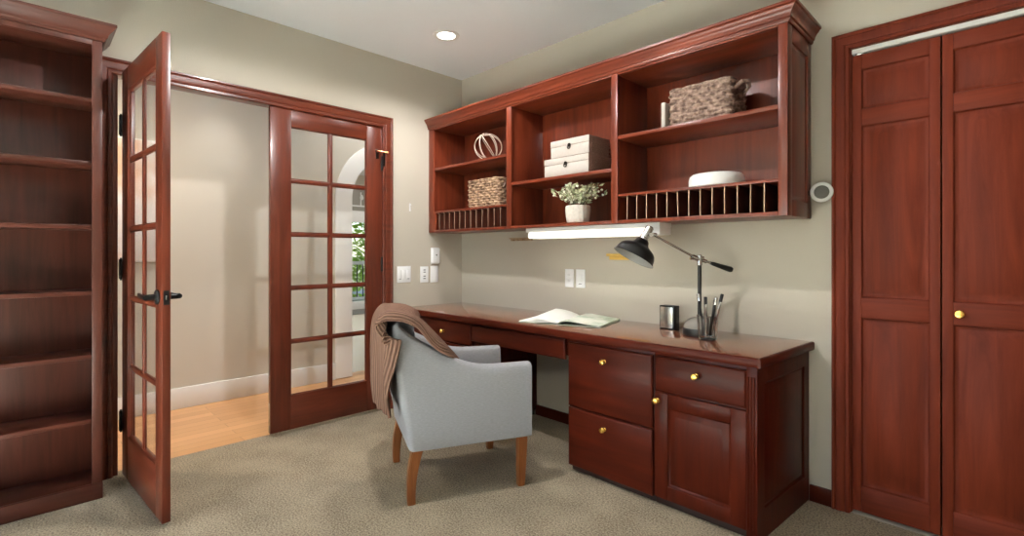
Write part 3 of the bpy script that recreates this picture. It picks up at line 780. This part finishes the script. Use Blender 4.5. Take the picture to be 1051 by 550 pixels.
# ------------------------------------------------------------------ pencil cup and pens
cx_, cy_ = 2.242, -.308
bm = BM(); n = 64; rings = []
for r, z, rib in [(.030, .001, 0), (.037, .002, 0), (.039, .008, 1), (.043, .060, 1), (.0465, .100, 1), (.048, .112, 0), (.0485, .115, 0), (.047, .1165, 0), (.0455, .114, 0), (.041, .060, 0), (.0355, .014, 0), (.028, .011, 0)]:
    rings.append([Vector((cx_ + (r + rib * .0012 * math.cos(16 * 2 * PI * k / n)) * math.cos(2 * PI * k / n), cy_ + (r + rib * .0012 * math.cos(16 * 2 * PI * k / n)) * math.sin(2 * PI * k / n), lz + z)) for k in range(n)])
ring_loft(bm, rings)
tag(obj('pencil_cup', bm, M['cupglass'], None, origin=(cx_, cy_, lz), angle=60), 'clear ribbed glass tumbler holding pens beside the desk lamp', 'pencil cup')
pens = [((-.018, .0), (-.052, .012), 'black', 'black pen leaning leftmost in the glass tumbler', .200), ((-.01, .016), (-.024, .030), 'chrome', 'silver pen standing near upright at the back of the tumbler', .185),
        ((.0, -.012), (.004, -.03), 'chrome', 'silver pen at the front middle of the tumbler', .190), ((.006, .012), (.026, .026), 'blackp', 'black pen just right of the silver front pen in the tumbler', .180),
        ((.014, -.006), (.050, -.02), 'black', 'thick black pen leaning right over the tumbler front', .190), ((.016, .01), (.066, .01), 'chrome', 'silver capped pen leaning rightmost in the glass tumbler', .205)]
for (a, b, mk, lab, L) in pens:
    p0 = Vector((cx_ + a[0], cy_ + a[1], lz + .016)); p1 = Vector((cx_ + b[0], cy_ + b[1], lz + .016 + L)); dd = p1 - p0
    pr_ = thing('pen', lab, 'pen', p0, 0, 'pens in the tumbler')
    bm = BM(); tube(bm, [p0 + dd * .03, p0 + dd * .07, p0 + dd * .9], [.0015, .0062, .0066], 10); obj('barrel', bm, M[mk], pr_)
    bm = BM(); tube(bm, [p0 + dd * .82, p0 + dd * .98, p0 + dd], [.0078, .0078, .006], 10); tube(bm, [p0 + dd * .97 + Vector((0, -.007, 0)), p0 + dd * .80 + Vector((0, -.008, 0))], .0013, 6)
    obj('cap', bm, M['chrome' if mk != 'chrome' else 'blackp'], pr_)

# ------------------------------------------------------------------ small framed clock block
fo = Vector((1.945, -.148, lz)); fr = thing('photo_block', 'small black framed block with silver face on the desk', 'desk frame', fo, R(-4))
bm = BM(); box(bm, -.044, .044, .0, .056, 0, .128, bev=.003); obj('case', bm, M['blackp'], fr, world=False)
bm = BM(); box(bm, -.038, .038, -.003, .001, .007, .121, bev=.001); obj('face', bm, M['silver'], fr, world=False, label='silver face')
# ------------------------------------------------------------------ open magazine
mg = thing('open_magazine', 'open magazine lying on the desk with its left pages curling up', 'magazine', (1.40, -.25, lz))
S0, S1 = Vector((1.438, -.455)), Vector((1.330, -.10))
sd = (S1 - S0); sl = sd.length; sd = sd / sl; nr = Vector((-sd.y, sd.x)) * -1   # toward +x
def page(profile, z_of, name, mat, th=.003):
    """profile: list of (distance from spine, height)"""
    bm = BM(); rings = []
    for k in range(9):
        u = k / 8; base = S0.lerp(S1, u)
        top = []; bot = []
        for d, h in profile:
            hh = h * z_of(u, d)
            q = base + nr * d
            top.append(Vector((q.x, q.y, lz + .002 + hh + th))); bot.append(Vector((q.x, q.y, lz + .002 + hh)))
        rings.append(top + bot[::-1])
    ring_loft(bm, rings)
    return obj(name, bm, mat, mg)
one = lambda u, d: 1
page([(-.255, .0), (-.12, .0), (0, .0), (.12, .0), (.255, .0)], one, 'cover', M['page'], .002)
page([(-.25, .003), (-.15, .006), (-.05, .010), (-.012, .010), (0, .004)], one, 'left_pages', M['paper'], .006)
page([(-.175, .046), (-.15, .046), (-.11, .042), (-.07, .034), (-.03, .022), (-.008, .012), (0, .004)], lambda u, d: .55 + .45 * u, 'curled_page', M['paper'], .0015)
page([(0, .004), (.010, .014), (.03, .022), (.07, .024), (.13, .018), (.20, .010), (.25, .004)], one, 'right_pages', M['page'], .005)

# ------------------------------------------------------------------ wall plates
def plate(name, label, cat_, ctr, w, h, axis, feats, group=None):
    """axis 'y': on back wall facing -y; 'x': on left wall facing +x. feats: list of (u,v,w,h,proud,mat,partname)"""
    t = thing(name, label, cat_, ctr, 0, group)
    def bx_(u0, u1, v0, v1, d0, d1, bev=.0015):
        if axis == 'y': return B(ctr[0] + u0, ctr[0] + u1, -d1, -d0, ctr[2] + v0, ctr[2] + v1, bev=bev)
        return B(d0, d1, ctr[1] + u0, ctr[1] + u1, ctr[2] + v0, ctr[2] + v1, bev=bev)
    obj('plate', bx_(-w / 2, w / 2, -h / 2, h / 2, 0, .006), M['plastic'], t)
    for u, v, fw, fh, d, mk, nm in feats:
        obj(nm, bx_(u - fw / 2, u + fw / 2, v - fh / 2, v + fh / 2, .005, .005 + d), M[mk], t)
    return t
outf = [(0, s * .02, .034, .028, .003, 'plastic', 'receptacle') for s in (1, -1)] + [(u, s * .02 + .002, .003, .009, .0035, 'slot', 'slot') for s in (1, -1) for u in (-.007, .007)]
plate('wall_outlet', 'white duplex outlet on the wall above the open magazine', 'outlet', (1.158, 0, .985), .072, .122, 'y', outf)
plate('light_switch', 'white single switch plate beside the duplex outlet above the desk', 'light switch', (1.252, 0, .985), .072, .122, 'y', [(0, -.004, .034, .068, .004, 'plastic', 'rocker'), (0, -.034, .026, .005, .0045, 'slot', 'indicator')])
plate('switch_plate', 'wide white three switch plate beside the closed French door', 'light switch', (0, -.563, .992), .118, .124, 'x', [(u, .0, .026, .066, .003, 'plastic', 'rocker') for u in (-.036, 0, .036)] + [(u, -.034, .018, .004, .0036, 'slot', 'indicator') for u in (-.036, .036)])
plate('data_plate', 'narrow white jack plate with four slots on the left wall', 'jack plate', (0, -.378, .986), .074, .126, 'x', [(0, v, .022, .007, .0012, 'slot', 'jack') for v in (.035, .018, -.014, -.032)])
plate('blank_plate', 'plain white blank plate beneath the small wall sensor', 'wall plate', (0, -.284, .985), .072, .130, 'x', [(0, .052, .008, .008, .001, 'plastic', 'screw'), (0, -.052, .008, .008, .001, 'plastic', 'screw')])
plate('wall_sensor', 'small white sensor box with a dark dot above the blank plate', 'sensor', (0, -.276, 1.132), .076, .128, 'x', [(0, 0, .066, .116, .018, 'plastic', 'cover'), (.002, .006, .012, .012, .019, 'slot', 'lens')])
# small nail with a scrap on the left wall
bm = BM(); box(bm, 0, .003, -.515, -.503, 1.475, 1.535, bev=.001); lathe(bm, [(0, 0), (.003, 0), (.003, .012), (.005, .013), (0, .014)], 8, orient((0, -.509, 1.525), (1, 0, 0)))
tag(obj('picture_hook', bm, M['plastic'], None, origin=(0, -.509, 1.50)), 'tiny pale picture hook on the left wall by the cabinet', 'hook')
# wooden ledges under the cabinet
bm = BM(); box(bm, 1.472, 1.70, -.03, -.001, 1.134, 1.150, bev=.003); box(bm, 1.48, 1.69, -.008, -.001, 1.112, 1.134, bev=.002)
tag(obj('wall_ledge', bm, M['ledge'], None, origin=(1.58, -.001, 1.14)), 'small yellow wooden ledge on the wall behind the lamp shade', 'ledge')
bm = BM(); box(bm, .60, .83, -.03, -.001, 1.258, 1.266, bev=.002)
for k in range(5): box(bm, .612 + k * .045, .640 + k * .045, -.026, -.001, 1.244, 1.259, bev=.004)
tag(obj('hook_strip', bm, M['ledge2'], None, origin=(.71, -.001, 1.255)), 'short pale wooden hook strip on the wall left of the strip light', 'hook strip')
# round white sensor with grille on bracket
t = thing('round_alarm', 'round white grilled alarm on a dark bracket between cabinet and closet', 'alarm', (2.638, -.03, 1.43))
dirn = Vector((.25, -1, 0)).normalized()
cc = Vector((2.650, -.036, 1.431))
bm = BM(); tube(bm, [(2.650, -.002, 1.431), cc], .018, 14); tube(bm, [(CX1 + .0005, -.045, 1.428), (2.625, -.040, 1.430)], .011, 10); obj('bracket', bm, M['bronze'], t)
bm = BM(); lathe(bm, [(0, -.012), (.030, -.010), (.043, 0), (.046, .008), (.042, .014), (.032, .015), (.031, .009), (0, .009)], 36, orient(cc, dirn)); obj('ring', bm, M['white'], t)
bm = BM(); lathe(bm, [(0, .008), (.030, .008), (.030, .012), (.024, .014), (0, .016)], 32, orient(cc, dirn))
q_ = orient(cc, dirn)
for k in range(24):
    a = 2 * PI * k / 8; rr_ = .008 + .007 * (k // 8); lathe(bm, [(0, .012), (.0022, .012), (.0022, .018), (0, .0185)], 8, q_ @ Matrix.Translation((rr_ * math.cos(a + k // 8 * .4), rr_ * math.sin(a + k // 8 * .4), 0)))
obj('grille', bm, M['sensorface'], t, label='grey perforated face')

# ------------------------------------------------------------------ recessed light
def can(name, label, x, y, z, power, col=(1, .93, .82), spot=150, blend=.9):
    t = thing(name, label, 'ceiling light', (x, y, z), 0, 'recessed study lights' if name == 'recessed_light' else 'recessed hall lights')
    bm = BM(); lathe(bm, [(.058, -.003), (.062, -.006), (.085, -.004), (.088, 0), (.088, .0005), (.058, .0005)], 40, Matrix.Translation((x, y, z))); obj('trim_ring', bm, M['white'], t)
    bm = BM(); lathe(bm, [(0, -.0025), (.060, -.0025), (.060, -.0005), (0, -.0005)], 40, Matrix.Translation((x, y, z))); obj('lens', bm, M['canlens'], t, label='glowing white lens')
    ld = bpy.data.lights.new('can_lamp', 'SPOT'); ld.energy = power; ld.color = col; ld.spot_size = R(spot); ld.spot_blend = blend; ld.shadow_soft_size = .03
    lo = bpy.data.objects.new('can_lamp', ld); COL.objects.link(lo); lo.location = (0, 0, -.06); lo.parent = t
    return t
can('recessed_light', 'glowing round recessed light in the ceiling near the corner', .606, -.618, H, 58, (1, .97, .96), 150, blend=.9)
can('recessed_light', 'recessed light in the middle of the study ceiling, above the picture', 1.46, -1.57, H, 110, (1, .97, .96), 170, blend=.25)

# ------------------------------------------------------------------ objects on the shelves
def woven(bm, w, d, h, cell=.030, rowh=.0175, amp=.011, mat=None, hole=None, taper=.0):
    """rectangular woven shell centred on origin, base at z=0"""
    mat = mat or Matrix()
    rc = .02
    per = []
    def arc(cx, cy, a0): return [(cx + rc * math.cos(a0 + PI / 2 * k / 4), cy + rc * math.sin(a0 + PI / 2 * k / 4)) for k in range(5)]
    pts = arc(w / 2 - rc, d / 2 - rc, 0) + arc(-w / 2 + rc, d / 2 - rc, PI / 2) + arc(-w / 2 + rc, -d / 2 + rc, PI) + arc(w / 2 - rc, -d / 2 + rc, 3 * PI / 2)
    pts.append(pts[0])
    L = [0]
    for a, b in zip(pts, pts[1:]): L.append(L[-1] + math.hypot(b[0] - a[0], b[1] - a[1]))
    tot = L[-1]; ncell = 2 * round(tot / cell / 2); n = ncell * 4
    def at(s):
        for i in range(len(L) - 1):
            if s <= L[i + 1] + 1e-9:
                u = (s - L[i]) / max(L[i + 1] - L[i], 1e-9); p = Vector(pts[i]).lerp(Vector(pts[i + 1]), u)
                t_ = (Vector(pts[i + 1]) - Vector(pts[i])).normalized(); return p, Vector((t_.y, -t_.x))
    nrow = max(3, round(h / rowh)); m = nrow * 4
    rings = []
    for j in range(m + 1):
        z = h * j / m; ring = []
        for i in range(n):
            p, nn = at(tot * i / n)
            row = min(j // 4, nrow - 1); ph = (i / 4 + (row % 2)) * PI
            v = (j % 4) / 4 if j < m else 1
            bump = amp * (.5 + .5 * math.sin(ph)) * math.sin(PI * ((j / 4) % 1)) if j % 4 else 0
            sc = 1 + taper * z / h
            ring.append(mat @ Vector((p.x * sc + nn.x * bump, p.y * sc + nn.y * bump, z)))
        rings.append(ring)
    # inner wall
    for z in (h, h * .5, .012):
        ring = []
        for i in range(n):
            p, nn = at(tot * i / n); ring.append(mat @ Vector((p.x - nn.x * .008, p.y - nn.y * .008, z)))
        rings.append(ring)
    ring_loft(bm, rings)
    # rim braid
    rim = []
    N_ = n // 2
    for i in range(N_ + 1):
        p, nn = at(tot * (i % N_) / N_); rim.append(mat @ Vector((p.x * (1 + taper), p.y * (1 + taper), h + .002 * math.sin(i * 1.3))))
    tube(bm, rim, .0075, 8)
    return bm
# left bay baskets
b1 = thing('woven_basket', 'tan woven rectangular basket in the lower left bay of the cabinet', 'basket', (.62, -.19, 1.480), 0, 'woven baskets in the wall cabinet')
obj('body', woven(BM(), .33, .20, .196, mat=Matrix.Translation((.59, -.185, 1.482))), M['weave2'], b1)
bm = BM(); tube(bm, [(.762, -.24, 1.62), (.775, -.235, 1.648), (.785, -.19, 1.655), (.775, -.145, 1.648), (.762, -.14, 1.62)], .007, 8); obj('handle', bm, M['weave'], b1)
# metal ring sphere
sph = Vector((.585, -.225, 1.818 + .105))
bm = BM()
for k, (nx_, ny_, nz_) in enumerate(((1, .2, .15), (.1, 1, .35), (-.5, .6, .8), (.6, .6, .55), (.75, -.6, .1))):
    q = orient(sph, (nx_, ny_, nz_)); rr_ = .098
    pts = [q @ Vector((rr_ * math.cos(a * 2 * PI / 40), rr_ * math.sin(a * 2 * PI / 40), 0)) for a in range(41)]
    tube(bm, pts, .0036, 8, cap=False)
tag(obj('ring_sphere', bm, M['rings'], None, origin=(.585, -.225, 1.818)), 'pale open ring sphere ornament on the top left cabinet shelf', 'ornament')
# two lidded boxes
def lid_box(label, x0, x1, y0, y1, z0, z1, rz):
    t = thing('storage_box', label, 'storage box', ((x0 + x1) / 2, (y0 + y1) / 2, z0), rz, 'lidded boxes in the middle bay')
    w, d, h = (x1 - x0) / 2, (y1 - y0) / 2, z1 - z0
    obj('body', B(-w + .003, w - .003, -d + .003, d - .003, 0, h - .035, bev=.003), M['boxside'], t, world=False)
    obj('lid', B(-w, w, -d, d, h - .038, h, bev=.004), M['boxside'], t, world=False)
    bm = BM(); box(bm, -w + .002, w - .002, -d - .002, -d + .004, .002, h - .040, bev=.002); box(bm, -w, w, -d - .004, -d + .002, h - .039, h - .001, bev=.002); obj('front_panel', bm, M['boxface'], t, world=False, label='cream textured front')
    for s in (1,):
        bm = BM(); rows = int(h / .012)
        for j in range(rows):
            for i in range(int(2 * d / .022)):
                yy = -d + .012 + i * .022 + (.011 if j % 2 else 0)
                if yy + .01 < d - .003: box(bm, w - .003, w + .0025, yy, yy + .018, j * .012 + .003, j * .012 + .0125, bev=.002, seg=1)
        obj('side_weave', bm, M['boxside'], t, world=False)
    bm = BM(); lathe(bm, [(0, 0), (.012, 0), (.012, .003), (.009, .006), (0, .007)], 16, orient((0, -d - .003, h - .040), (0, -1, 0)))
    pts = [Vector((.011 * math.sin(a), -d - .008, h - .052 - .010 * math.cos(a))) for a in [2 * PI * k / 16 for k in range(17)]]
    tube(bm, pts, .0028, 6); obj('ring_pull', bm, M['bronze'], t, world=False, label='dark bronze ring pull')
    return t
lid_box('larger cream fronted lidded box under the smaller box in the middle bay', 1.185, 1.530, -.285, -.055, 1.620, 1.738, 0)
lid_box('smaller cream fronted lidded box stacked on the larger box', 1.232, 1.528, -.278, -.075, 1.739, 1.846, 0)
# plant
px_, py_ = 1.415, -.24
pl = thing('potted_plant', 'small leafy plant in a pale ribbed vase on the cabinet floor', 'plant', (px_, py_, BZ + .02))
bm = BM(); n = 48; rings = []
for r, z in [(.058, 0), (.064, .004), (.071, .035), (.074, .075), (.073, .100), (.069, .104), (.063, .100), (.060, .06), (.05, .012)]:
    rings.append([Vector((px_ + r * (1 + .035 * math.cos(16 * 2 * PI * k / n + z * 30)) * math.cos(2 * PI * k / n), py_ + r * (1 + .035 * math.cos(16 * 2 * PI * k / n + z * 30)) * math.sin(2 * PI * k / n), BZ + .021 + z)) for k in range(n)])
ring_loft(bm, rings); obj('vase', bm, M['vase'], pl)
bms, bml, bmf = BM(), BM(), BM()
rnd = random.Random(3)
for k in range(46):
    a = rnd.uniform(0, 2 * PI); rad = rnd.uniform(.05, .19); hh = rnd.uniform(.06, .155) * (1 - .25 * rad / .165) + .02
    p0 = Vector((px_ + .02 * math.cos(a), py_ + .02 * math.sin(a), BZ + .10)); p2 = Vector((px_ + rad * math.cos(a), py_ + min(.85 * rad * math.sin(a), .19) , BZ + .12 + hh)); p1 = (p0 + p2) / 2 + Vector((0, 0, .04))
    crv = [p0.lerp(p1, u).lerp(p1.lerp(p2, u), u) for u in (0, .25, .5, .75, 1)]
    tube(bms, crv, .0014, 5)
    for q in range(9):
        u = .25 + .75 * q / 8; c = p0.lerp(p1, u).lerp(p1.lerp(p2, u), u)
        d1 = Vector((rnd.uniform(-1, 1), rnd.uniform(-1, 1), rnd.uniform(-.2, .9))).normalized(); L = rnd.uniform(.028, .046); w_ = L * .3
        side = d1.cross(Vector((rnd.uniform(-1, 1), rnd.uniform(-1, 1), 1))).normalized(); nn = d1.cross(side)
        c.y = min(c.y, -.05); c.z = min(c.z, 1.545)
        tgt = bmf if rnd.random() < .22 else bml
        if tgt is bmf:
            lathe(bmf, [(0, 0), (.006, .002), (.008, .008), (.004, .012), (0, .012)], 7, orient(c, d1)); continue
        vs = [c, c + d1 * L * .45 + side * w_ + nn * .003, c + d1 * L, c + d1 * L * .45 - side * w_ + nn * .003, c + d1 * L * .5 - nn * .001]
        if max(v.y for v in vs) > -.014 or max(v.z for v in vs) > 1.592: continue
        V_ = [tgt.verts.new(v) for v in vs]
        for i_, j_ in ((0, 1), (1, 2), (2, 3), (3, 0)): tgt.faces.new((V_[i_], V_[j_], V_[4]))
obj('stems', bms, M['twig'], pl); obj('foliage', bml, M['leaf'], pl); obj('blossoms', bmf, M['petal'], pl, label='tiny cream blossoms')
# big basket, card, bowl
bk = thing('woven_basket', 'large brown woven basket with a side handle on the upper right shelf', 'basket', (2.19, -.2, 1.79), 0, 'woven baskets in the wall cabinet')
obj('body', woven(BM(), .305, .20, .182, mat=Matrix.Translation((2.185, -.185, 1.792)), cell=.034, rowh=.0185, amp=.013), M['weave'], bk)
bm = BM(); tube(bm, [(2.342, -.24, 1.93), (2.372, -.235, 1.958), (2.385, -.185, 1.968), (2.372, -.135, 1.958), (2.342, -.13, 1.93)], .009, 8); obj('handle', bm, M['weave'], bk)
bm = BM(); box(bm, 1.992, 2.012, -.29, -.17, 1.791, 1.925, bev=.002)
tag(obj('white_book', bm, M['boxface'], None, origin=(2.014, -.2, 1.79)), 'pale slim book standing left of the large woven basket', 'book')
bm = BM(); lathe(bm, [(0, .001), (.126, .001), (.130, .006), (.129, .040), (.125, .056), (.114, .066), (.09, .070), (0, .071)], 56, Matrix.Translation((2.235, -.190, 1.474)))
tag(obj('covered_dish', bm, M['bowl'], None, origin=(2.235, -.190, 1.474)), 'low round white covered dish above the right pigeonholes', 'dish')

# ------------------------------------------------------------------ hall and far room
HX = -1.12
struct('floor_far', B(-6.6, HX - .14, -4.5, 5.2, -.06, -.008, bev=0), plain('floor_glare_tone', (222, 212, 198), .25), 'far room floor beyond the arch, window glare painted as pale colour', 'floor')  # pale base colour carries the window glare on this floor
struct('floor_hall', B(HX - .1399, -.06, -4.5, 5.2, -.06, -.008, bev=0), M['planks'], 'honey coloured wood plank floor of the hall beyond the doors', 'wood floor')
struct('ceiling_hall', B(-6.7, -.12, -4.5, 5.2, 2.75, 2.85, bev=0), M['ceil'], 'white ceiling over the hall and far room', 'ceiling')
AC, AZ, AR, AB = .002, 1.66, .434, .587
def arch_wall():
    bm = BM()
    x0, x1 = HX - .14, HX
    box(bm, x0, x1, -4.5, AC - AR, 0, 2.75, bev=0); box(bm, x0, x1, AC + AR, 5.2, 0, 2.75, bev=0)
    n = 32; rings = []
    for k in range(n + 1):
        a = PI - PI * k / n; y = AC + AR * math.cos(a); z = AZ + AR * math.sin(a)
        rings.append([Vector((x0, y, z)), Vector((x1, y, z)), Vector((x1, y, 2.75)), Vector((x0, y, 2.75))])
    ring_loft(bm, rings)
    return bm
struct('wall_hall', arch_wall(), M['hallwall'], 'cream hall wall with an arched opening seen through the doors', 'wall')
bm = BM(); rings = []
pth = [(AC - AR, 0.0), (AC - AR, .8)] + [(AC + AR * math.cos(PI - PI * k / 40), AZ + AR * math.sin(PI - PI * k / 40)) for k in range(41)] + [(AC + AR, .8), (AC + AR, 0)]
for y, z in pth:
    dy, dz = (y - AC, z - AZ) if z > AZ else (y - AC, 0); l_ = math.hypot(dy, dz); dy /= l_; dz /= l_; w_ = AB - AR
    rings.append([Vector((HX - .001, y - dy * .004, z - dz * .004)), Vector((HX + .020, y - dy * .004, z - dz * .004)), Vector((HX + .020, y + dy * (w_ - .02), z + dz * (w_ - .02))), Vector((HX + .012, y + dy * w_, z + dz * w_)), Vector((HX - .001, y + dy * w_, z + dz * w_))])
ring_loft(bm, rings)
struct('trim_5', bm, M['archpaint'], 'broad pale plaster band around the hall arch', 'arch trim')
bm = BM(); box(bm, HX, HX + .016, -4.4, AC - AB, -.008, .148, bev=.004); struct('baseboard_hall', bm, M['white'], 'white baseboard along the cream hall wall', 'baseboard')
struct('wall_hall_right', B(-.12, -.005, .121, 5.2, 0, 2.75, bev=0), M['hallwall'], 'cream hall wall beyond the study corner', 'wall')
struct('wall_hall_end', B(-6.6, -.12, -4.6, -4.5, 0, 2.75, bev=0), M['hallwall'], 'cream end wall of the hall', 'wall')
struct('wall_far_side', B(-6.6, 0, 5.2, 5.3, 0, 2.75, bev=0), M['hallwall'], 'cream side wall of the far room', 'wall')
# far wall with glazed door
FX = -6.2
g0, g1, gz0, gz1 = 2.10, 2.95, .16, 1.78
bm = BM(); box(bm, FX - .1, FX, -4.5, g0 - .14, 0, 2.75, bev=0); box(bm, FX - .1, FX, g1 + .14, 5.2, 0, 2.75, bev=0); box(bm, FX - .1, FX, g0 - .14, g1 + .14, 2.5, 2.75, bev=0)
struct('wall_far', bm, M['hallwall'], 'pale end wall of the far room around the garden door', 'wall')
t = thing('door_5', 'white glazed garden door seen through the hall arch', 'garden door', (FX, (g0 + g1) / 2, 0), kind='structure')
bm = BM()
box(bm, FX - .06, FX - .01, g0 - .14, g0, 0, 2.5); box(bm, FX - .06, FX - .01, g1, g1 + .14, 0, 2.5); box(bm, FX - .06, FX - .01, g0, g1, 0, gz0); box(bm, FX - .06, FX - .01, g0, g1, gz1, 2.02)
obj('frame', bm, M['white'], t)
obj('pane', B(FX - .04, FX - .034, g0, g1, gz0, gz1, bev=0), M['glass'], t)
bm = BM(); box(bm, FX - .03, FX + .005, g0 - .14, g1 + .14, 2.02, 2.5, bev=.004); obj('transom_panel', bm, plain('taupe_panel', (150, 146, 138), .7), t, label='taupe panel over the door')
bm = BM(); box(bm, FX, FX + .02, g0 - .02, g1 + .02, 2.10, 2.13); tube(bm, [(FX + .012, 2.32, 2.13), (FX + .012, 2.32, 2.40)], .012, 10); lathe(bm, [(0, -.05), (.03, -.045), (.04, 0), (.02, .05), (0, .055)], 16, Matrix.Translation((FX + .045, 2.32, 2.29)))
obj('transom_bracket', bm, M['white'], t)
tag(obj('door_mat', B(FX + .03, FX + .75, 1.75, 3.1, -.007, .006, bev=.003), plain('mat_grey', (120, 120, 116), .95), None, origin=(FX + .4, 2.4, -.007)), 'grey door mat in front of the garden door', 'door mat')
t = thing('deck_railing', 'white deck railing with dark balusters outside the garden door', 'railing', (-7.6, 2.6, 0))
bm = BM(); box(bm, -7.64, -7.56, .6, 5.0, .88, .96, bev=.008); box(bm, -7.63, -7.57, .6, 5.0, .06, .12, bev=.006); obj('rail', bm, M['white'], t)
for k in range(28):
    y = .7 + k * .15; obj('baluster', B(-7.61, -7.59, y, y + .02, .1, .9), M['black'], t)
struct('deck', B(-12, FX - .1, -2, 9, -.12, -.05, bev=0), plain('deck_grey', (190, 186, 178), .8), 'pale deck outside the garden door', 'deck')
struct('sun_blocker', B(-13, FX - .12, -6, 10, 3.0, 3.1, bev=0), M['white'], 'added unseen white slab blocking the sun over the deck', 'added sun screen')  # added out of view to keep the sun off deck and shrubs
def leafball(name, label, c, rx, ry, rz_, n, seed):
    rn = random.Random(seed); bm = BM()
    for k in range(n):
        d = Vector((rn.gauss(0, 1), rn.gauss(0, 1), rn.gauss(0, 1))).normalized(); f = rn.uniform(.55, 1) * (1 + .15 * math.sin(d.x * 7) * math.cos(d.y * 6 + d.z * 5))
        p = Vector(c) + Vector((d.x * rx * f, d.y * ry * f, d.z * rz_ * f)); d1 = Vector((rn.uniform(-1, 1), rn.uniform(-1, 1), rn.uniform(-.6, .6))).normalized(); s_ = d1.cross(Vector((rn.uniform(-1, 1), rn.uniform(-1, 1), 1))).normalized(); L = rn.uniform(.10, .20)
        vs = [bm.verts.new(q) for q in (p, p + d1 * L * .5 + s_ * L * .3, p + d1 * L, p + d1 * L * .5 - s_ * L * .3)]; bm.faces.new(vs)
    t = thing(name, label, 'shrub', (c[0], c[1], 0), 0, 'garden shrubs'); obj('foliage', bm, M['hedge'], t)
    bm = BM(); tube(bm, [(c[0], c[1], -.05), (c[0] + .05, c[1], c[2])], [.06, .03], 8); obj('trunk', bm, M['twig'], t)
leafball('garden_shrub', 'bright green shrub outside seen through the garden door', (-9.0, 3.3, 1.5), .8, 1.7, 1.6, 4200, 1)
leafball('garden_shrub', 'green shrub beyond the deck railing on the far side', (-9.6, 7.0, 1.3), .9, 1.5, 1.4, 1600, 2)
# pale canvas on the hall wall
t = thing('wall_canvas', 'pale abstract canvas on the hall wall seen through the open door', 'picture', (HX, -2.35, 1.1))
obj('canvas', B(HX + .001, HX + .03, -2.80, -1.94, 1.10, 1.955, bev=.003), M['art'], t)
obj('frame_edge', B(HX + .001, HX + .024, -2.81, -1.93, 1.09, 1.965, bev=.003), M['white'], t)
def spot(x, y, z, e, col, size, blend=.5, soft=.04):
    ld = bpy.data.lights.new('hall_lamp', 'SPOT'); ld.energy = e; ld.color = col; ld.spot_size = R(size); ld.spot_blend = blend; ld.shadow_soft_size = soft
    lo = bpy.data.objects.new('hall_lamp', ld); COL.objects.link(lo); lo.location = (x, y, z); return lo
can('hall_light', 'recessed hall light near the arch wall, above the picture', -.45, -1.75, 2.75, 26, (1, .97, .93), 150)
sl = spot(-.40, -1.30, 2.70, 20, (1, .97, .92), 34, 1.0); sl.rotation_euler = (Vector((-1.12, -1.58, 1.88)) - Vector((-.40, -1.30, 2.70))).to_track_quat('-Z', 'Y').to_euler()
can('hall_light', 'recessed hall light at the open door end, above the picture', -.70, -2.75, 2.75, 130, (1, .88, .70), 140)
can('hall_light', 'recessed hall light beyond the closed door, above the picture', -.62, -.35, 2.75, 33, (1, .97, .93), 150)

def area(name, loc, rot, sx, sy, e, col):
    ld = bpy.data.lights.new(name, 'AREA'); ld.shape = 'RECTANGLE'; ld.size = sx; ld.size_y = sy; ld.energy = e; ld.color = col
    lo = bpy.data.objects.new(name, ld); COL.objects.link(lo); lo.location = loc; lo.rotation_euler = rot; return lo
# daylight through the added study window, for ceiling bounce; far room fill added too
area('added_window_fill', (1.7, YF - .115, 1.12), (R(90), 0, 0), 2.5, 2.1, 8, (.90, .95, 1))  # fill light put in the opening of the added window
sn = bpy.data.lights.new('sun', 'SUN'); sn.energy = 410; sn.color = (.62, .80, 1); sn.angle = R(2)
so = bpy.data.objects.new('sun', sn); COL.objects.link(so); so.rotation_euler = (R(40), 0, 0)
area('far_room_fill', (-3.8, 1.5, 2.74), (0, 0, 0), 2.5, 3, 90, (1, .97, .93))  # unseen overhead panel added to light the far room

# ------------------------------------------------------------------ world, camera, output look
wd = bpy.data.worlds.new('World'); SC.world = wd; wd.use_nodes = True
nt = wd.node_tree; bg = nt.nodes['Background']
sky = nt.nodes.new('ShaderNodeTexSky'); sky.sky_type = 'NISHITA'; sky.sun_elevation = R(48); sky.sun_rotation = R(200); sky.sun_disc = False
nt.links.new(sky.outputs['Color'], bg.inputs['Color']); bg.inputs['Strength'].default_value = .6

cam = bpy.data.cameras.new('Camera'); co = bpy.data.objects.new('Camera', cam); COL.objects.link(co)
co.location = (3.275, -2.628, 1.155); co.rotation_euler = (R(90), 0, R(45.48))
cam.sensor_width = 36; cam.lens = 510 / 1051 * 36; cam.shift_y = -15.5 / 1051; cam.clip_start = .02
SC.camera = co
SC.view_settings.view_transform = 'Standard'; SC.view_settings.look = 'None'; SC.view_settings.gamma = 1; SC.view_settings.exposure = -0.12
try: SC.view_settings.use_curve_mapping = False
except Exception: pass
SC.cycles.use_denoising = True
SC.cycles.max_bounces = 10; SC.cycles.transparent_max_bounces = 16; SC.cycles.diffuse_bounces = 6
